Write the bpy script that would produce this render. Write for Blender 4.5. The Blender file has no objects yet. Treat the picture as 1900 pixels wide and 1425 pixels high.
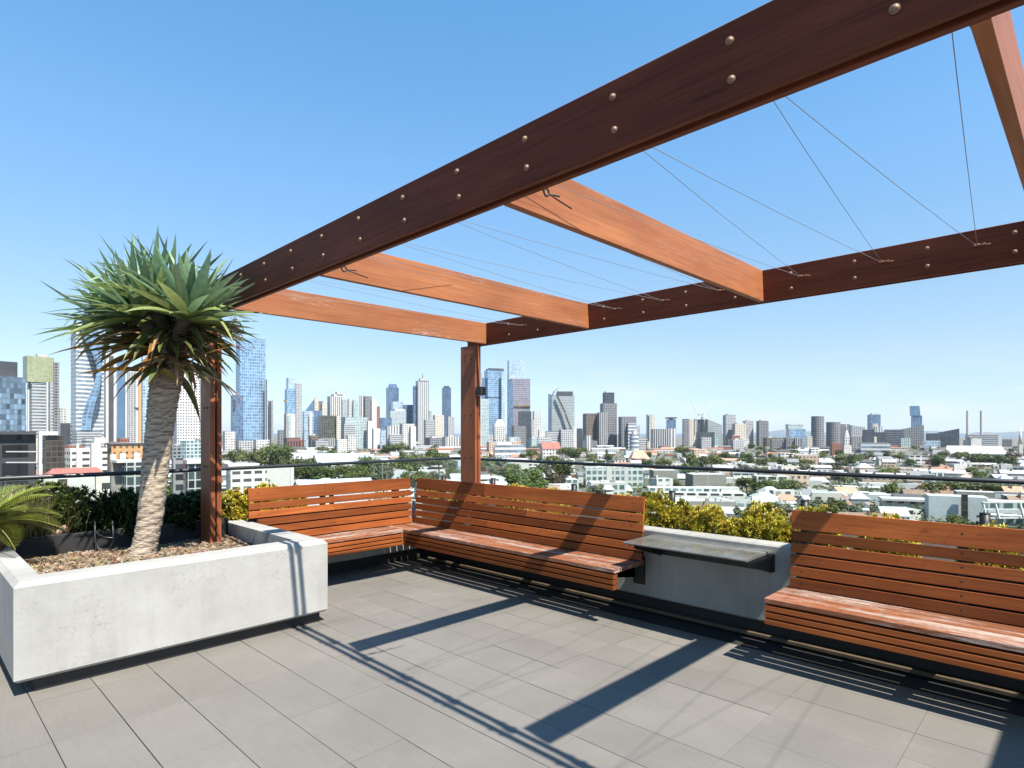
import bpy, math, random
from mathutils import Vector, Matrix
R = math.radians
random.seed(7)
SC = bpy.context.scene
COL = SC.collection
# ------------------------------------------------------------------ camera, sky, sun, exposure
FPX = 1104.0; CXP = 950.0; HYP = 803.0; CAMZ = 1.5
AZ = math.atan2(1060.0, FPX)
FW = Vector((math.cos(AZ), math.sin(AZ), 0)); RT = Vector((math.sin(AZ), -math.cos(AZ), 0))
cam = bpy.data.cameras.new("camera")
cam.sensor_width = 36; cam.lens = FPX / 1900 * 36
cam.shift_y = 90.5 / 1900
cam.clip_start = 0.05; cam.clip_end = 120000
camo = bpy.data.objects.new("camera", cam); COL.objects.link(camo)
camo.location = (0, 0, CAMZ); camo.rotation_euler = (R(90), 0, AZ - R(90))
SC.camera = camo
SUN_TRAVEL = Vector((0.10, 0.66, -1.0)).normalized()
world = bpy.data.worlds.new("World"); SC.world = world; world.use_nodes = True
wn = world.node_tree.nodes; wl = world.node_tree.links; wn.clear()
sky = wn.new("ShaderNodeTexSky"); sky.sky_type = 'NISHITA'; sky.sun_disc = False
sky.sun_elevation = math.asin(-SUN_TRAVEL.z)
sky.sun_rotation = math.atan2(-SUN_TRAVEL.x, -SUN_TRAVEL.y)
sky.air_density = 1.0; sky.dust_density = 0.0; sky.ozone_density = 1.0; sky.altitude = 40
bg = wn.new("ShaderNodeBackground"); bg.inputs[1].default_value = 0.070
# thin cloud near the horizon, laid out by direction in the sky
tc = wn.new("ShaderNodeTexCoord"); mp = wn.new("ShaderNodeMapping"); mp.inputs['Scale'].default_value = (5, 5, 26)
nz = wn.new("ShaderNodeTexNoise"); nz.inputs['Scale'].default_value = 1.5; nz.inputs['Detail'].default_value = 6
rp = wn.new("ShaderNodeValToRGB"); rp.color_ramp.elements[0].position = 0.50; rp.color_ramp.elements[1].position = 0.74
sx = wn.new("ShaderNodeSeparateXYZ"); mr = wn.new("ShaderNodeMapRange")
mr.inputs[1].default_value = 0.02; mr.inputs[2].default_value = 0.14; mr.inputs[3].default_value = 0.8; mr.inputs[4].default_value = 0.0
mu = wn.new("ShaderNodeMath"); mu.operation = 'MULTIPLY'
mx = wn.new("ShaderNodeMixRGB"); mx.inputs[2].default_value = (5.4, 5.7, 6.0, 1)
wo = wn.new("ShaderNodeOutputWorld")
tn = wn.new('ShaderNodeMixRGB'); tn.blend_type = 'MULTIPLY'; tn.inputs[0].default_value = 1; 
wl.new(tc.outputs['Generated'], mp.inputs[0]); wl.new(mp.outputs[0], nz.inputs[0]); wl.new(nz.outputs[0], rp.inputs[0])
wl.new(tc.outputs['Generated'], sx.inputs[0]); wl.new(sx.outputs[2], mr.inputs[0])
wl.new(rp.outputs[0], mu.inputs[0]); wl.new(mr.outputs[0], mu.inputs[1]); wl.new(mu.outputs[0], mx.inputs[0])
wl.new(tn.outputs[0], mx.inputs[1]); # clear southern air: tint of the sky by elevation
er = wn.new('ShaderNodeValToRGB'); ee = er.color_ramp.elements
ee[0].position = .0; ee[0].color = (.47, .62, .98, 1); ee[1].position = .62; ee[1].color = (.77, 1.40, 1.58, 1)
for p_, c_ in ((.1125, (.80, .82, .86, 1)), (.218, (.90, 1.0, 1.0, 1)), (.406, (.92, 1.30, 1.40, 1))):
    e_ = ee.new(p_); e_.color = c_
wl.new(sx.outputs[2], er.inputs[0]); wl.new(er.outputs[0], tn.inputs[2]); wl.new(sky.outputs[0], tn.inputs[1]); wl.new(mx.outputs[0], bg.inputs[0]); wl.new(bg.outputs[0], wo.inputs[0])
sl = bpy.data.lights.new("sun", 'SUN'); sl.energy = 5.0; sl.angle = R(0.5); sl.color = (1.0, 0.945, 0.85)
so = bpy.data.objects.new("sun", sl); COL.objects.link(so); so.location = (0, 0, 30)
so.rotation_euler = SUN_TRAVEL.to_track_quat('-Z', 'Y').to_euler()
SC.view_settings.view_transform = 'Standard'; SC.view_settings.look = 'None'; SC.view_settings.gamma = 1
SC.view_settings.exposure = 1.36
SC.cycles.max_bounces = 6; SC.cycles.diffuse_bounces = 3; SC.cycles.transparent_max_bounces = 12
SC.cycles.sample_clamp_indirect = 6

# ------------------------------------------------------------------ helpers
def at(px, D, py=HYP):
    p = FW * D + RT * (D * (px - CXP) / FPX)
    return Vector((p.x, p.y, CAMZ - (py - HYP) / FPX * D))

class MB:
    """collects polygons with uv (metres), a vertex colour and a material slot, then links ONE mesh object"""
    def __init__(s):
        s.v = []; s.c = []; s.f = []; s.uv = []; s.m = []; s.smooth = []; s.tone = []
        s.xf = None
    def vert(s, p, c=(1, 1, 1)):
        p = Vector(p)
        if s.xf is not None: p = s.xf @ p
        s.v.append(p); s.c.append(c); return len(s.v) - 1
    def face(s, idx, uv=None, m=0, smooth=False, tone=0.5):
        s.f.append(idx); s.uv.append(uv or [(0, 0)] * len(idx)); s.m.append(m); s.smooth.append(smooth); s.tone.append(tone)
    def poly(s, pts, uv=None, m=0, c=(1, 1, 1), tone=0.5, smooth=False):
        s.face([s.vert(p, c) for p in pts], uv, m, smooth, tone)
    def bar(s, p0, p1, w, h, up=(0, 0, 1), m=0, tone=None, bev=0.0, c=(1, 1, 1)):
        """box along p0->p1, w across, h along up; uv u along the grain"""
        p0 = Vector(p0); p1 = Vector(p1); d = (p1 - p0); L = d.length; d.normalize()
        up = Vector(up); sd = d.cross(up).normalized(); up = sd.cross(d).normalized()
        if tone is None: tone = random.random()
        o = random.random() * 50; b = min(bev, w * .4, h * .4)
        if b > 0:
            prof = [(-w/2+b, -h/2), (w/2-b, -h/2), (w/2, -h/2+b), (w/2, h/2-b), (w/2-b, h/2), (-w/2+b, h/2), (-w/2, h/2-b), (-w/2, -h/2+b)]
        else:
            prof = [(-w/2, -h/2), (w/2, -h/2), (w/2, h/2), (-w/2, h/2)]
        a = [s.vert(p0 + sd * x + up * y, c) for x, y in prof]; e = [s.vert(p1 + sd * x + up * y, c) for x, y in prof]
        n = len(prof); q = 0
        for i in range(n):
            j = (i + 1) % n
            l = math.dist(prof[i], prof[j])
            s.face([a[i], e[i], e[j], a[j]], [(o, o*.37 + q), (o + L, o*.37 + q), (o + L, o*.37 + q + l), (o, o*.37 + q + l)], m, False, tone); q += l
        s.face(a, [(o + x * .3, o + y) for x, y in prof], m, False, tone)
        s.face(e[::-1], [(o + x * .3, o + y) for x, y in prof][::-1], m, False, tone)
    def box(s, x0, x1, y0, y1, z0, z1, m=0, tone=None, bev=0.0, c=(1, 1, 1)):
        dx, dy = x1 - x0, y1 - y0
        if dx >= dy: s.bar((x0, (y0+y1)/2, (z0+z1)/2), (x1, (y0+y1)/2, (z0+z1)/2), dy, z1 - z0, (0, 0, 1), m, tone, bev, c)
        else: s.bar(((x0+x1)/2, y0, (z0+z1)/2), ((x0+x1)/2, y1, (z0+z1)/2), dx, z1 - z0, (0, 0, 1), m, tone, bev, c)
    def prism(s, poly, z0, z1, m=0, mt=1, c=(1, 1, 1), cap=True, zt=None):
        """vertical walls over a ccw polygon (xy); uv in metres; zt = top heights per corner"""
        n = len(poly); zt = zt or [z1] * n
        a = [s.vert((p[0], p[1], z0), c) for p in poly]; b = [s.vert((p[0], p[1], zt[i]), c) for i, p in enumerate(poly)]
        q = 0
        for i in range(n):
            j = (i + 1) % n; l = math.dist(poly[i], poly[j])
            s.face([a[i], a[j], b[j], b[i]], [(q, 0), (q + l, 0), (q + l, zt[j] - z0), (q, zt[i] - z0)], m); q += l
        if cap: s.face(b, [(p[0], p[1]) for p in poly], mt)
    def tube(s, pts, r, n=8, m=0, c=(1, 1, 1), smooth=True, caps=True):
        pts = [Vector(p) for p in pts]; rr = r if isinstance(r, (list, tuple)) else [r] * len(pts)
        rings = []; prev = None
        for i, p in enumerate(pts):
            d = (pts[min(i+1, len(pts)-1)] - pts[max(i-1, 0)]).normalized()
            if prev is None:
                ref = Vector((0, 0, 1)) if abs(d.z) < .9 else Vector((1, 0, 0)); u = d.cross(ref).normalized()
            else: u = (prev - d * prev.dot(d)).normalized()
            prev = u; w = d.cross(u)
            rings.append([s.vert(p + (u * math.cos(2*math.pi*k/n) + w * math.sin(2*math.pi*k/n)) * rr[i], c) for k in range(n)])
        q = 0
        for i in range(len(rings) - 1):
            l = (pts[i+1] - pts[i]).length
            for k in range(n):
                j = (k + 1) % n; u0, u1 = k / n, (k + 1) / n
                s.face([rings[i][k], rings[i][j], rings[i+1][j], rings[i+1][k]], [(u0, q), (u1, q), (u1, q + l), (u0, q + l)], m, smooth)
            q += l
        if caps: s.face(rings[0][::-1], None, m); s.face(rings[-1], None, m)
    def dome(s, c, nrm, r, h, n=10, k=3, m=0):
        c = Vector(c); nrm = Vector(nrm).normalized(); ref = Vector((0, 0, 1)) if abs(nrm.z) < .9 else Vector((1, 0, 0))
        u = nrm.cross(ref).normalized(); w = nrm.cross(u); prev = None
        for i in range(k):
            t = i / k * math.pi / 2
            ring = [s.vert(c + (u * math.cos(2*math.pi*a/n) + w * math.sin(2*math.pi*a/n)) * r * math.cos(t) + nrm * h * math.sin(t)) for a in range(n)]
            if prev:
                for a in range(n): s.face([prev[a], prev[(a+1) % n], ring[(a+1) % n], ring[a]], None, m, True)
            prev = ring
        top = s.vert(c + nrm * h)
        for a in range(n): s.face([prev[a], prev[(a+1) % n], top], None, m, True)
    def strap(s, base, d, L, W, droop, c0, c1, fold=.25, seg=6, tip=1.6, m=0, twist=0.0, wb=.6, kink=None):
        """a long blade: V-folded, tapering to a point, bending down by `droop` radians over its length"""
        p = Vector(base); d = Vector(d).normalized(); rows = []
        sd = d.cross(Vector((0, 0, 1)))
        sd = sd.normalized() if sd.length > 1e-3 else Vector((1, 0, 0))
        sd = Matrix.Rotation(twist, 3, d) @ sd
        for i in range(seg + 1):
            t = i / seg
            w = W * (wb + (1 - wb) * min(1, t / .3)) * max(0.0, 1 - max(0, (t - .3) / .7) ** tip)
            nrm = sd.cross(d).normalized()
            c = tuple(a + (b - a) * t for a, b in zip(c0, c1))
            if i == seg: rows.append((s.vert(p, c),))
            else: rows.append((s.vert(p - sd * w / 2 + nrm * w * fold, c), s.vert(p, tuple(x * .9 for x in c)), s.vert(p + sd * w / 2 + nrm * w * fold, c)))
            p = p + d * (L / seg)
            ax = d.cross(Vector((0, 0, -1)))
            if ax.length > 1e-3: d = Matrix.Rotation(droop / seg + (kink[1] if kink and i == kink[0] else 0), 3, ax.normalized()) @ d
        for i in range(seg):
            a, b = rows[i], rows[i+1]
            if len(b) == 3:
                s.face([a[0], a[1], b[1], b[0]], None, m, True); s.face([a[1], a[2], b[2], b[1]], None, m, True)
            else:
                s.face([a[0], a[1], b[0]], None, m, True); s.face([a[1], a[2], b[0]], None, m, True)
    def mesh(s, name, mats, origin=Vector((0, 0, 0))):
        me = bpy.data.meshes.new(name)
        me.from_pydata([tuple(p - origin) for p in s.v], [], s.f)
        ul = me.uv_layers.new(name="UVMap"); flat = []
        for u in s.uv:
            for a in u: flat += [a[0], a[1]]
        ul.data.foreach_set("uv", flat)
        ca = me.color_attributes.new("Col", 'FLOAT_COLOR', 'POINT'); cc = []
        for c in s.c: cc += [c[0], c[1], c[2], 1.0]
        ca.data.foreach_set("color", cc)
        ta = me.attributes.new("tone", 'FLOAT', 'FACE'); ta.data.foreach_set("value", s.tone)
        for mt in (mats if isinstance(mats, (list, tuple)) else [mats]): me.materials.append(mt)
        me.polygons.foreach_set("material_index", s.m)
        me.polygons.foreach_set("use_smooth", s.smooth)
        me.update()
        return me
    def build(s, name, mats, parent=None, label=None):
        org = Vector((0, 0, 0))
        if parent is not None:
            q = parent
            while q is not None: org = org + Vector(q.location); q = q.parent
        o = bpy.data.objects.new(name, s.mesh(name, mats, org)); COL.objects.link(o)
        if parent is not None: o.parent = parent
        if label: o['label'] = label
        return o

def tag(o, label=None, cat=None, group=None, kind=None):
    if label: o['label'] = label
    if cat: o['category'] = cat
    if group: o['group'] = group
    if kind: o['kind'] = kind
    return o
def thing(name, label, cat, loc=(0, 0, 0), group=None):
    o = bpy.data.objects.new(name, None); COL.objects.link(o); o.location = loc; o.empty_display_size = .2
    return tag(o, label, cat, group)

# ------------------------------------------------------------------ materials
ALB = .84     # overall level of the surface colours against the exposure
class NT:
    def __init__(s, name):
        s.mat = bpy.data.materials.new(name); s.mat.use_nodes = True
        s.t = s.mat.node_tree; s.bsdf = s.t.nodes['Principled BSDF']; s.out = s.t.nodes['Material Output']
    def n(s, typ, **kw):
        nd = s.t.nodes.new(typ)
        for k, v in kw.items():
            if k in nd.bl_rna.properties: setattr(nd, k, v)
        return nd
    def l(s, a, b): s.t.links.new(a, b)
    def math(s, op, a, b=None, clamp=False):
        nd = s.t.nodes.new('ShaderNodeMath'); nd.operation = op; nd.use_clamp = clamp
        for i, x in enumerate((a, b)):
            if x is None: continue
            if isinstance(x, (int, float)): nd.inputs[i].default_value = x
            else: s.l(x, nd.inputs[i])
        return nd.outputs[0]
    def mix(s, fac, a, b, mode='MIX'):
        nd = s.t.nodes.new('ShaderNodeMixRGB'); nd.blend_type = mode
        for i, x in enumerate((fac, a, b)):
            if isinstance(x, (int, float)): nd.inputs[i].default_value = x
            elif isinstance(x, (tuple, list)): nd.inputs[i].default_value = (*x[:3], 1)
            else: s.l(x, nd.inputs[i])
        return nd.outputs[0]
    def noise(s, vec, scale, detail=4, rough=.55, sc=None):
        nd = s.t.nodes.new('ShaderNodeTexNoise'); nd.inputs['Scale'].default_value = scale
        nd.inputs['Detail'].default_value = detail; nd.inputs['Roughness'].default_value = rough
        if sc:
            mp = s.t.nodes.new('ShaderNodeMapping'); mp.inputs['Scale'].default_value = sc
            s.l(vec, mp.inputs[0]); vec = mp.outputs[0]
        s.l(vec, nd.inputs[0]); return nd.outputs[0]
    def ramp(s, v, p0, p1, c0=(0, 0, 0), c1=(1, 1, 1)):
        nd = s.t.nodes.new('ShaderNodeValToRGB'); e = nd.color_ramp.elements
        e[0].position = p0; e[1].position = p1; e[0].color = (*c0, 1); e[1].color = (*c1, 1)
        s.l(v, nd.inputs[0]); return nd.outputs[0]
    def uv(s): return s.t.nodes.new('ShaderNodeUVMap').outputs[0]
    def obj(s): return s.t.nodes.new('ShaderNodeTexCoord').outputs['Object']
    def geo(s): return s.t.nodes.new('ShaderNodeNewGeometry').outputs['Position']
    def attr(s, nm, out='Fac'):
        nd = s.t.nodes.new('ShaderNodeAttribute'); nd.attribute_name = nm; return nd.outputs[out]
    def col(s, x):
        if isinstance(x, tuple): x = tuple(v * ALB for v in x)
        else: x = s.mix(1, x, (ALB, ALB, ALB), 'MULTIPLY')
        if isinstance(x, tuple): s.bsdf.inputs['Base Color'].default_value = (*x, 1)
        else: s.l(x, s.bsdf.inputs['Base Color'])
    def set(s, rough=None, metal=None, spec=None):
        for k, v in (('Roughness', rough), ('Metallic', metal), ('Specular IOR Level', spec)):
            if v is None: continue
            if isinstance(v, (int, float)): s.bsdf.inputs[k].default_value = v
            else: s.l(v, s.bsdf.inputs[k])
    def bump(s, h, strength=.3, dist=.01):
        nd = s.t.nodes.new('ShaderNodeBump'); nd.inputs['Strength'].default_value = strength; nd.inputs['Distance'].default_value = dist
        s.l(h, nd.inputs['Height']); s.l(nd.outputs[0], s.bsdf.inputs['Normal'])

def plain(name, c, rough=.6, metal=0.0, var=.12, scale=3.0, spec=.5):
    t = NT(name); n = t.noise(t.geo(), scale, 5)
    k = t.ramp(n, .3, .7, (1 - var,) * 3, (1 + var,) * 3)
    t.col(t.mix(1, c, k, 'MULTIPLY')); t.set(rough, metal, spec)
    return t.mat

def wood(name, ca, cb, cdark, flake=0.0, fcol=(.55, .5, .46), rough=.55, lo=.5, spec=.3, tv=.22):
    """timber: grain along u, boards differ by tone, weathered grey-white flakes where the finish has peeled"""
    t = NT(name); uv = t.uv(); tone = t.attr('tone')
    g = t.noise(uv, 1.0, 6, .65, (2.2, 55, 1)); g2 = t.noise(uv, 1.0, 4, .6, (.9, 9, 1)); b = t.noise(uv, 1.0, 3, .5, (1.3, 2.2, 1))
    c = t.mix(t.ramp(g2, .3, .7), ca, cb)
    c = t.mix(t.math('MULTIPLY', t.ramp(g, .45, .72), .55), c, cdark)
    c = t.mix(1, c, t.ramp(b, .25, .75, (.74,) * 3, (1.2,) * 3), 'MULTIPLY')
    kn = t.noise(uv, 1.0, 2, .5, (3.2, 16, 1)); c = t.mix(t.math('MULTIPLY', t.ramp(kn, .70, .76), .7), c, cdark)
    k = t.n('ShaderNodeMapRange'); k.inputs[3].default_value = 1 - tv; k.inputs[4].default_value = 1 + tv; t.l(tone, k.inputs[0])
    c = t.mix(1, c, k.outputs[0], 'MULTIPLY')
    if flake > 0:
        f1 = t.noise(uv, 1.0, 8, .75, (9, 170, 1)); f2 = t.noise(uv, 1.0, 3, .5, (1.1, 7.0, 1))
        m = t.math('ADD', t.math('MULTIPLY', f1, .76), t.math('MULTIPLY', f2, .44))
        c = t.mix(t.ramp(m, lo, lo + .07), c, fcol)
    t.col(c); t.set(rough, 0, spec); t.bump(g, .25, .004)
    return t.mat

M = {}
M['beam'] = wood('dark_red_hardwood', (.195, .054, .027), (.140, .037, .019), (.04, .012, .009), rough=.55, spec=.12)  # darker, redder tone than the posts and rafters
M['rafter'] = wood('orange_hardwood', (.345, .130, .050), (.27, .090, .034), (.14, .046, .020), flake=.05, lo=.70, fcol=(.40, .36, .32))
M['slat'] = wood('bench_hardwood', (.300, .086, .022), (.205, .053, .014), (.085, .023, .009), rough=.5, spec=.15, tv=.40)
M['post'] = wood('brown_hardwood', (.30, .095, .035), (.22, .062, .024), (.09, .025, .012), rough=.5)
M['seat'] = wood('peeling_bench_hardwood', (.25, .092, .040), (.185, .064, .028), (.08, .028, .016), flake=.20, fcol=(.36, .31, .27), lo=.61, spec=.2)
M['seat_worn'] = wood('bleached_bench_hardwood', (.26, .092, .038), (.19, .064, .027), (.08, .028, .016), flake=.20, fcol=(.39, .335, .29), lo=.61, spec=.2)
M['bolt'] = plain('bronze_bolt', (.27, .155, .10), .6, .3, .2, 90)
M['steel'] = plain('black_steel', (.012, .012, .013), .5, 0, .2, 8, .4)
M['wire'] = plain('galvanised_wire', (.26, .26, .265), .5, .3, .1, 20)
M['rail'] = plain('charcoal_rail', (.022, .024, .027), .4, 0, .1, 4)

def concrete_mat():
    t = NT('whitewashed_concrete'); p = t.geo()
    c = t.mix(t.ramp(t.noise(p, 3.0, 6, .6), .3, .72), (.30, .292, .272), (.385, .377, .357))
    c = t.mix(t.math('MULTIPLY', t.ramp(t.noise(p, 22, 5, .7), .5, .8), .25), c, (.25, .24, .225))
    st = t.noise(p, 1.0, 4, .6, (14, 14, .7)); c = t.mix(t.math('MULTIPLY', t.ramp(st, .50, .72), .18), c, (.20, .193, .175))
    c = t.mix(t.math('MULTIPLY', t.ramp(t.noise(p, 1.9, 7, .68), .48, .66), .38), c, (.25, .243, .225)); c = t.mix(t.math('MULTIPLY', t.ramp(t.noise(p, 75, 2, .5), .70, .76), .4), c, (.16, .15, .135))
    v = t.n('ShaderNodeTexVoronoi', feature='DISTANCE_TO_EDGE'); v.inputs['Scale'].default_value = 26
    wv = t.n('ShaderNodeVectorMath', operation='ADD'); nn = t.n('ShaderNodeTexNoise'); nn.inputs['Scale'].default_value = 9; nn.inputs['Detail'].default_value = 5
    t.l(p, nn.inputs[0]); sc = t.n('ShaderNodeVectorMath', operation='SCALE'); sc.inputs[3].default_value = .13
    t.l(nn.outputs[1], sc.inputs[0]); t.l(p, wv.inputs[0]); t.l(sc.outputs[0], wv.inputs[1]); t.l(wv.outputs[0], v.inputs[0])
    cr = t.ramp(v.outputs[0], .0, .045, (1, 1, 1), (0, 0, 0))
    mk = t.ramp(t.noise(p, 2.1, 3, .55), .47, .60); mk2 = t.ramp(t.noise(p, 30, 3, .6), .45, .62)
    c = t.mix(t.math('MULTIPLY', t.math('MULTIPLY', t.math('MULTIPLY', cr, mk), mk2), .75), c, (.15, .135, .11))
    t.col(c); t.set(.8, 0, .3); t.bump(t.noise(p, 40, 6, .6), .12, .01)
    return t.mat
M['concrete'] = concrete_mat()
def wall_mat():
    t = NT('raw_concrete'); p = t.geo()
    c = t.mix(t.ramp(t.noise(p, 2.2, 6, .6), .3, .7), (.25, .242, .218), (.35, .338, .305))
    st = t.noise(p, 1.0, 5, .65, (9, 9, .5)); c = t.mix(t.math('MULTIPLY', t.ramp(st, .48, .72), .5), c, (.20, .19, .165))
    t.col(c); t.set(.85, 0, .3); t.bump(t.noise(p, 50, 5, .6), .15, .01)
    return t.mat
M['wall'] = wall_mat()
def deck_mat():
    t = NT('grey_porcelain_paver'); p = t.geo(); tone = t.attr('tone')
    g = t.noise(p, 1.0, 6, .7, (90, 5, 1)); b = t.noise(p, 1.3, 5, .6); f = t.noise(p, 160, 3, .6)
    c = t.mix(t.ramp(g, .3, .72), (.149, .138, .121), (.174, .161, .142))
    c = t.mix(1, c, t.ramp(b, .25, .75, (.9,) * 3, (1.1,) * 3), 'MULTIPLY')
    c = t.mix(1, c, t.ramp(f, .3, .7, (.94,) * 3, (1.06,) * 3), 'MULTIPLY')
    k = t.n('ShaderNodeMapRange'); k.inputs[3].default_value = .945; k.inputs[4].default_value = 1.055; t.l(tone, k.inputs[0])
    c = t.mix(1, c, k.outputs[0], 'MULTIPLY')
    bl = t.ramp(t.noise(p, .9, 6, .7), .50, .70); c = t.mix(t.math('MULTIPLY', bl, .28), c, (.115, .107, .094))
    wr = t.ramp(t.noise(p, 2.6, 7, .75), .60, .68); c = t.mix(t.math('MULTIPLY', wr, .16), c, (.23, .22, .20))
    sp = t.ramp(t.noise(p, 7, 8, .75), .66, .74); c = t.mix(t.math('MULTIPLY', sp, .3), c, (.11, .105, .095))
    t.col(c); t.set(t.ramp(b, .2, .8, (.5,) * 3, (.68,) * 3), 0, .4); t.bump(g, .05, .003)
    return t.mat
M['paver'] = deck_mat()
M['gap'] = plain('dark_joint', (.012, .011, .010), .9)
M['soil'] = plain('dark_soil', (.035, .026, .018), .95, 0, .5, 25)
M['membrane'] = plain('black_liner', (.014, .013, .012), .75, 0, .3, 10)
M['batten'] = plain('tan_edging', (.085, .058, .032), .7, 0, .2, 12)

def leafmat(name, rough=.45, trans=.25, spec=.4, var=.2):
    t = NT(name); c = t.attr('Col', 'Color'); n = t.noise(t.geo(), 30, 3)
    c = t.mix(1, c, t.ramp(n, .3, .7, (1 - var,) * 3, (1 + var,) * 3), 'MULTIPLY')
    t.col(c); t.set(rough, 0, spec); c = t.mix(1, c, (ALB, ALB, ALB), 'MULTIPLY')
    if trans:
        tr = t.n('ShaderNodeBsdfTranslucent'); t.l(c, tr.inputs[0]); ms = t.n('ShaderNodeMixShader'); ms.inputs[0].default_value = trans
        t.l(t.bsdf.outputs[0], ms.inputs[1]); t.l(tr.outputs[0], ms.inputs[2]); t.l(ms.outputs[0], t.out.inputs[0])
    return t.mat
M['leaf'] = leafmat('leaf', .34, .25, .5); M['succ'] = leafmat('succulent_leaf', .4, .15, .4, .12); M['treeleaf'] = leafmat('tree_leaf', .6, .2, .25, .25)
M['petal'] = leafmat('chip', .85, 0, .2, .15)

_fac = {}
def facade(wall, glass, bay=3.5, flo=3.5, fu=.7, fv=.6, metal=0.0, var=.5, rough=.12):
    """a wall with window openings, repeated in metres; every pane has its own brightness (blinds, reflections)"""
    key = (wall, glass, bay, flo, fu, fv, metal, var)
    if key in _fac: return _fac[key]
    t = NT('facade'); s = t.n('ShaderNodeSeparateXYZ'); t.l(t.uv(), s.inputs[0])
    u = t.math('DIVIDE', s.outputs[0], bay); v = t.math('DIVIDE', s.outputs[1], flo)
    a = t.math('LESS_THAN', t.math('ABSOLUTE', t.math('SUBTRACT', t.math('FRACT', u), .5)), fu / 2 if fu < 1 else 2)
    b = t.math('LESS_THAN', t.math('ABSOLUTE', t.math('SUBTRACT', t.math('FRACT', v), .5)), fv / 2 if fv < 1 else 2)
    win = t.math('MULTIPLY', a, b)
    cm = t.n('ShaderNodeCombineXYZ'); t.l(t.math('FLOOR', u), cm.inputs[0]); t.l(t.math('FLOOR', v), cm.inputs[1])
    oi = t.n('ShaderNodeObjectInfo'); t.l(oi.outputs['Random'], cm.inputs[2])
    w = t.n('ShaderNodeTexWhiteNoise', noise_dimensions='3D'); t.l(cm.outputs[0], w.inputs[0])
    br = t.ramp(w.outputs[0], 0, 1, (1 - var,) * 3, (1 + var,) * 3)
    big = t.ramp(t.noise(t.geo(), .035, 4, .6), .3, .7, (.8,) * 3, (1.2,) * 3)
    g = t.mix(1, t.mix(1, glass, br, 'MULTIPLY'), big, 'MULTIPLY')
    wn_ = t.mix(1, wall, t.ramp(t.noise(t.geo(), .25, 5), .3, .7, (.85,) * 3, (1.1,) * 3), 'MULTIPLY')
    t.col(t.mix(win, wn_, g)); t.set(t.math('SUBTRACT', .75, t.math('MULTIPLY', win, .75 - rough)), t.math('MULTIPLY', win, metal), .5)
    _fac[key] = t.mat; return t.mat
# ------------------------------------------------------------------ ground, water, roof
GZ = -38.5
def ground_mat():
    t = NT('city_ground'); p = t.geo()
    c = t.mix(t.ramp(t.noise(p, .02, 5, .6), .40, .60), (.14, .135, .125), (.075, .085, .04))
    c = t.mix(t.ramp(t.noise(p, .06, 5, .7), .52, .62), c, (.24, .23, .21))
    t.col(c); t.set(.9); return t.mat
b = MB(); n = 96; RG = 6500
b.poly([(RG * math.cos(2*math.pi*k/n), RG * math.sin(2*math.pi*k/n), GZ) for k in range(n)])
tag(b.build('ground', ground_mat()), kind='structure')
def sea_mat():
    t = NT('sea_water'); t.col((.03, .07, .10)); t.set(.25); t.bump(t.noise(t.geo(), .02, 4), .3, 1.0); return t.mat
b = MB()
ri = [b.vert((RG * .985 * math.cos(2*math.pi*k/n), RG * .985 * math.sin(2*math.pi*k/n), GZ - 1.5)) for k in range(n)]
ro = [b.vert((32000 * math.cos(2*math.pi*k/n), 32000 * math.sin(2*math.pi*k/n), GZ - 1.5)) for k in range(n)]
for k in range(n): b.face([ri[k], ro[k], ro[(k+1) % n], ri[(k+1) % n]])
tag(b.build('water', sea_mat()), kind='structure')
b = MB()   # low far shore on the right
pts = []
for k in range(41):
    a = AZ - R(44) + R(30) * k / 40
    h = 62 + 26 * math.sin(k * .55) + 14 * math.sin(k * 1.7 + 1)
    pts.append((12500 * math.cos(a), 12500 * math.sin(a), h * min(1, k / 6, (40 - k) / 14)))
lo = [b.vert((x, y, GZ - 2)) for x, y, h in pts]; hi = [b.vert((x * 1.04, y * 1.04, GZ + h)) for x, y, h in pts]
bk = [b.vert((x * 1.12, y * 1.12, GZ - 2)) for x, y, h in pts]
for k in range(40): b.face([lo[k+1], lo[k], hi[k], hi[k+1]]); b.face([hi[k+1], hi[k], bk[k], bk[k+1]])
tag(b.build('hills', plain('far_shore', (.10, .125, .14), .9)), kind='structure')

b = MB()
b.box(-4.2, 6.05, -4.2, 6.75, -.60, -.02, 0)
tag(b.build('roof', M['gap']), kind='structure')
b = MB()
b.prism([(-4.1, -4.1), (5.95, -4.1), (5.95, 6.65), (-4.1, 6.65)], GZ, -.62)
tag(b.build('apartment_block', [facade((.45, .44, .42), (.05, .06, .07), 4, 3.2, .6, .55), M['wall']]),
    'pale apartment block whose roof carries the terrace', 'building')
# paved deck: pavers 0.6 x 0.3 on open joints
b = MB(); ix0, iy0 = .540, .006
for i in range(-9, 14):
    for j in range(-5, 10):
        x0 = ix0 + .3 * i + random.uniform(.0014, .0026); x1 = ix0 + .3 * (i + 1) - random.uniform(.0012, .0024)
        y0 = iy0 + .6 * j + random.uniform(.0006, .0018); y1 = iy0 + .6 * (j + 1) - random.uniform(.0004, .0014)
        if x1 > 4.43 or y1 > 6.1: continue
        z = random.uniform(-.0012, .0006); t = random.random()
        b.bar((( x0+x1)/2, y0, z - .012), ((x0+x1)/2, y1, z - .012), x1 - x0, .024, tone=t, bev=.0012)
tag(b.build('deck', M['paver']), kind='structure')

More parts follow.
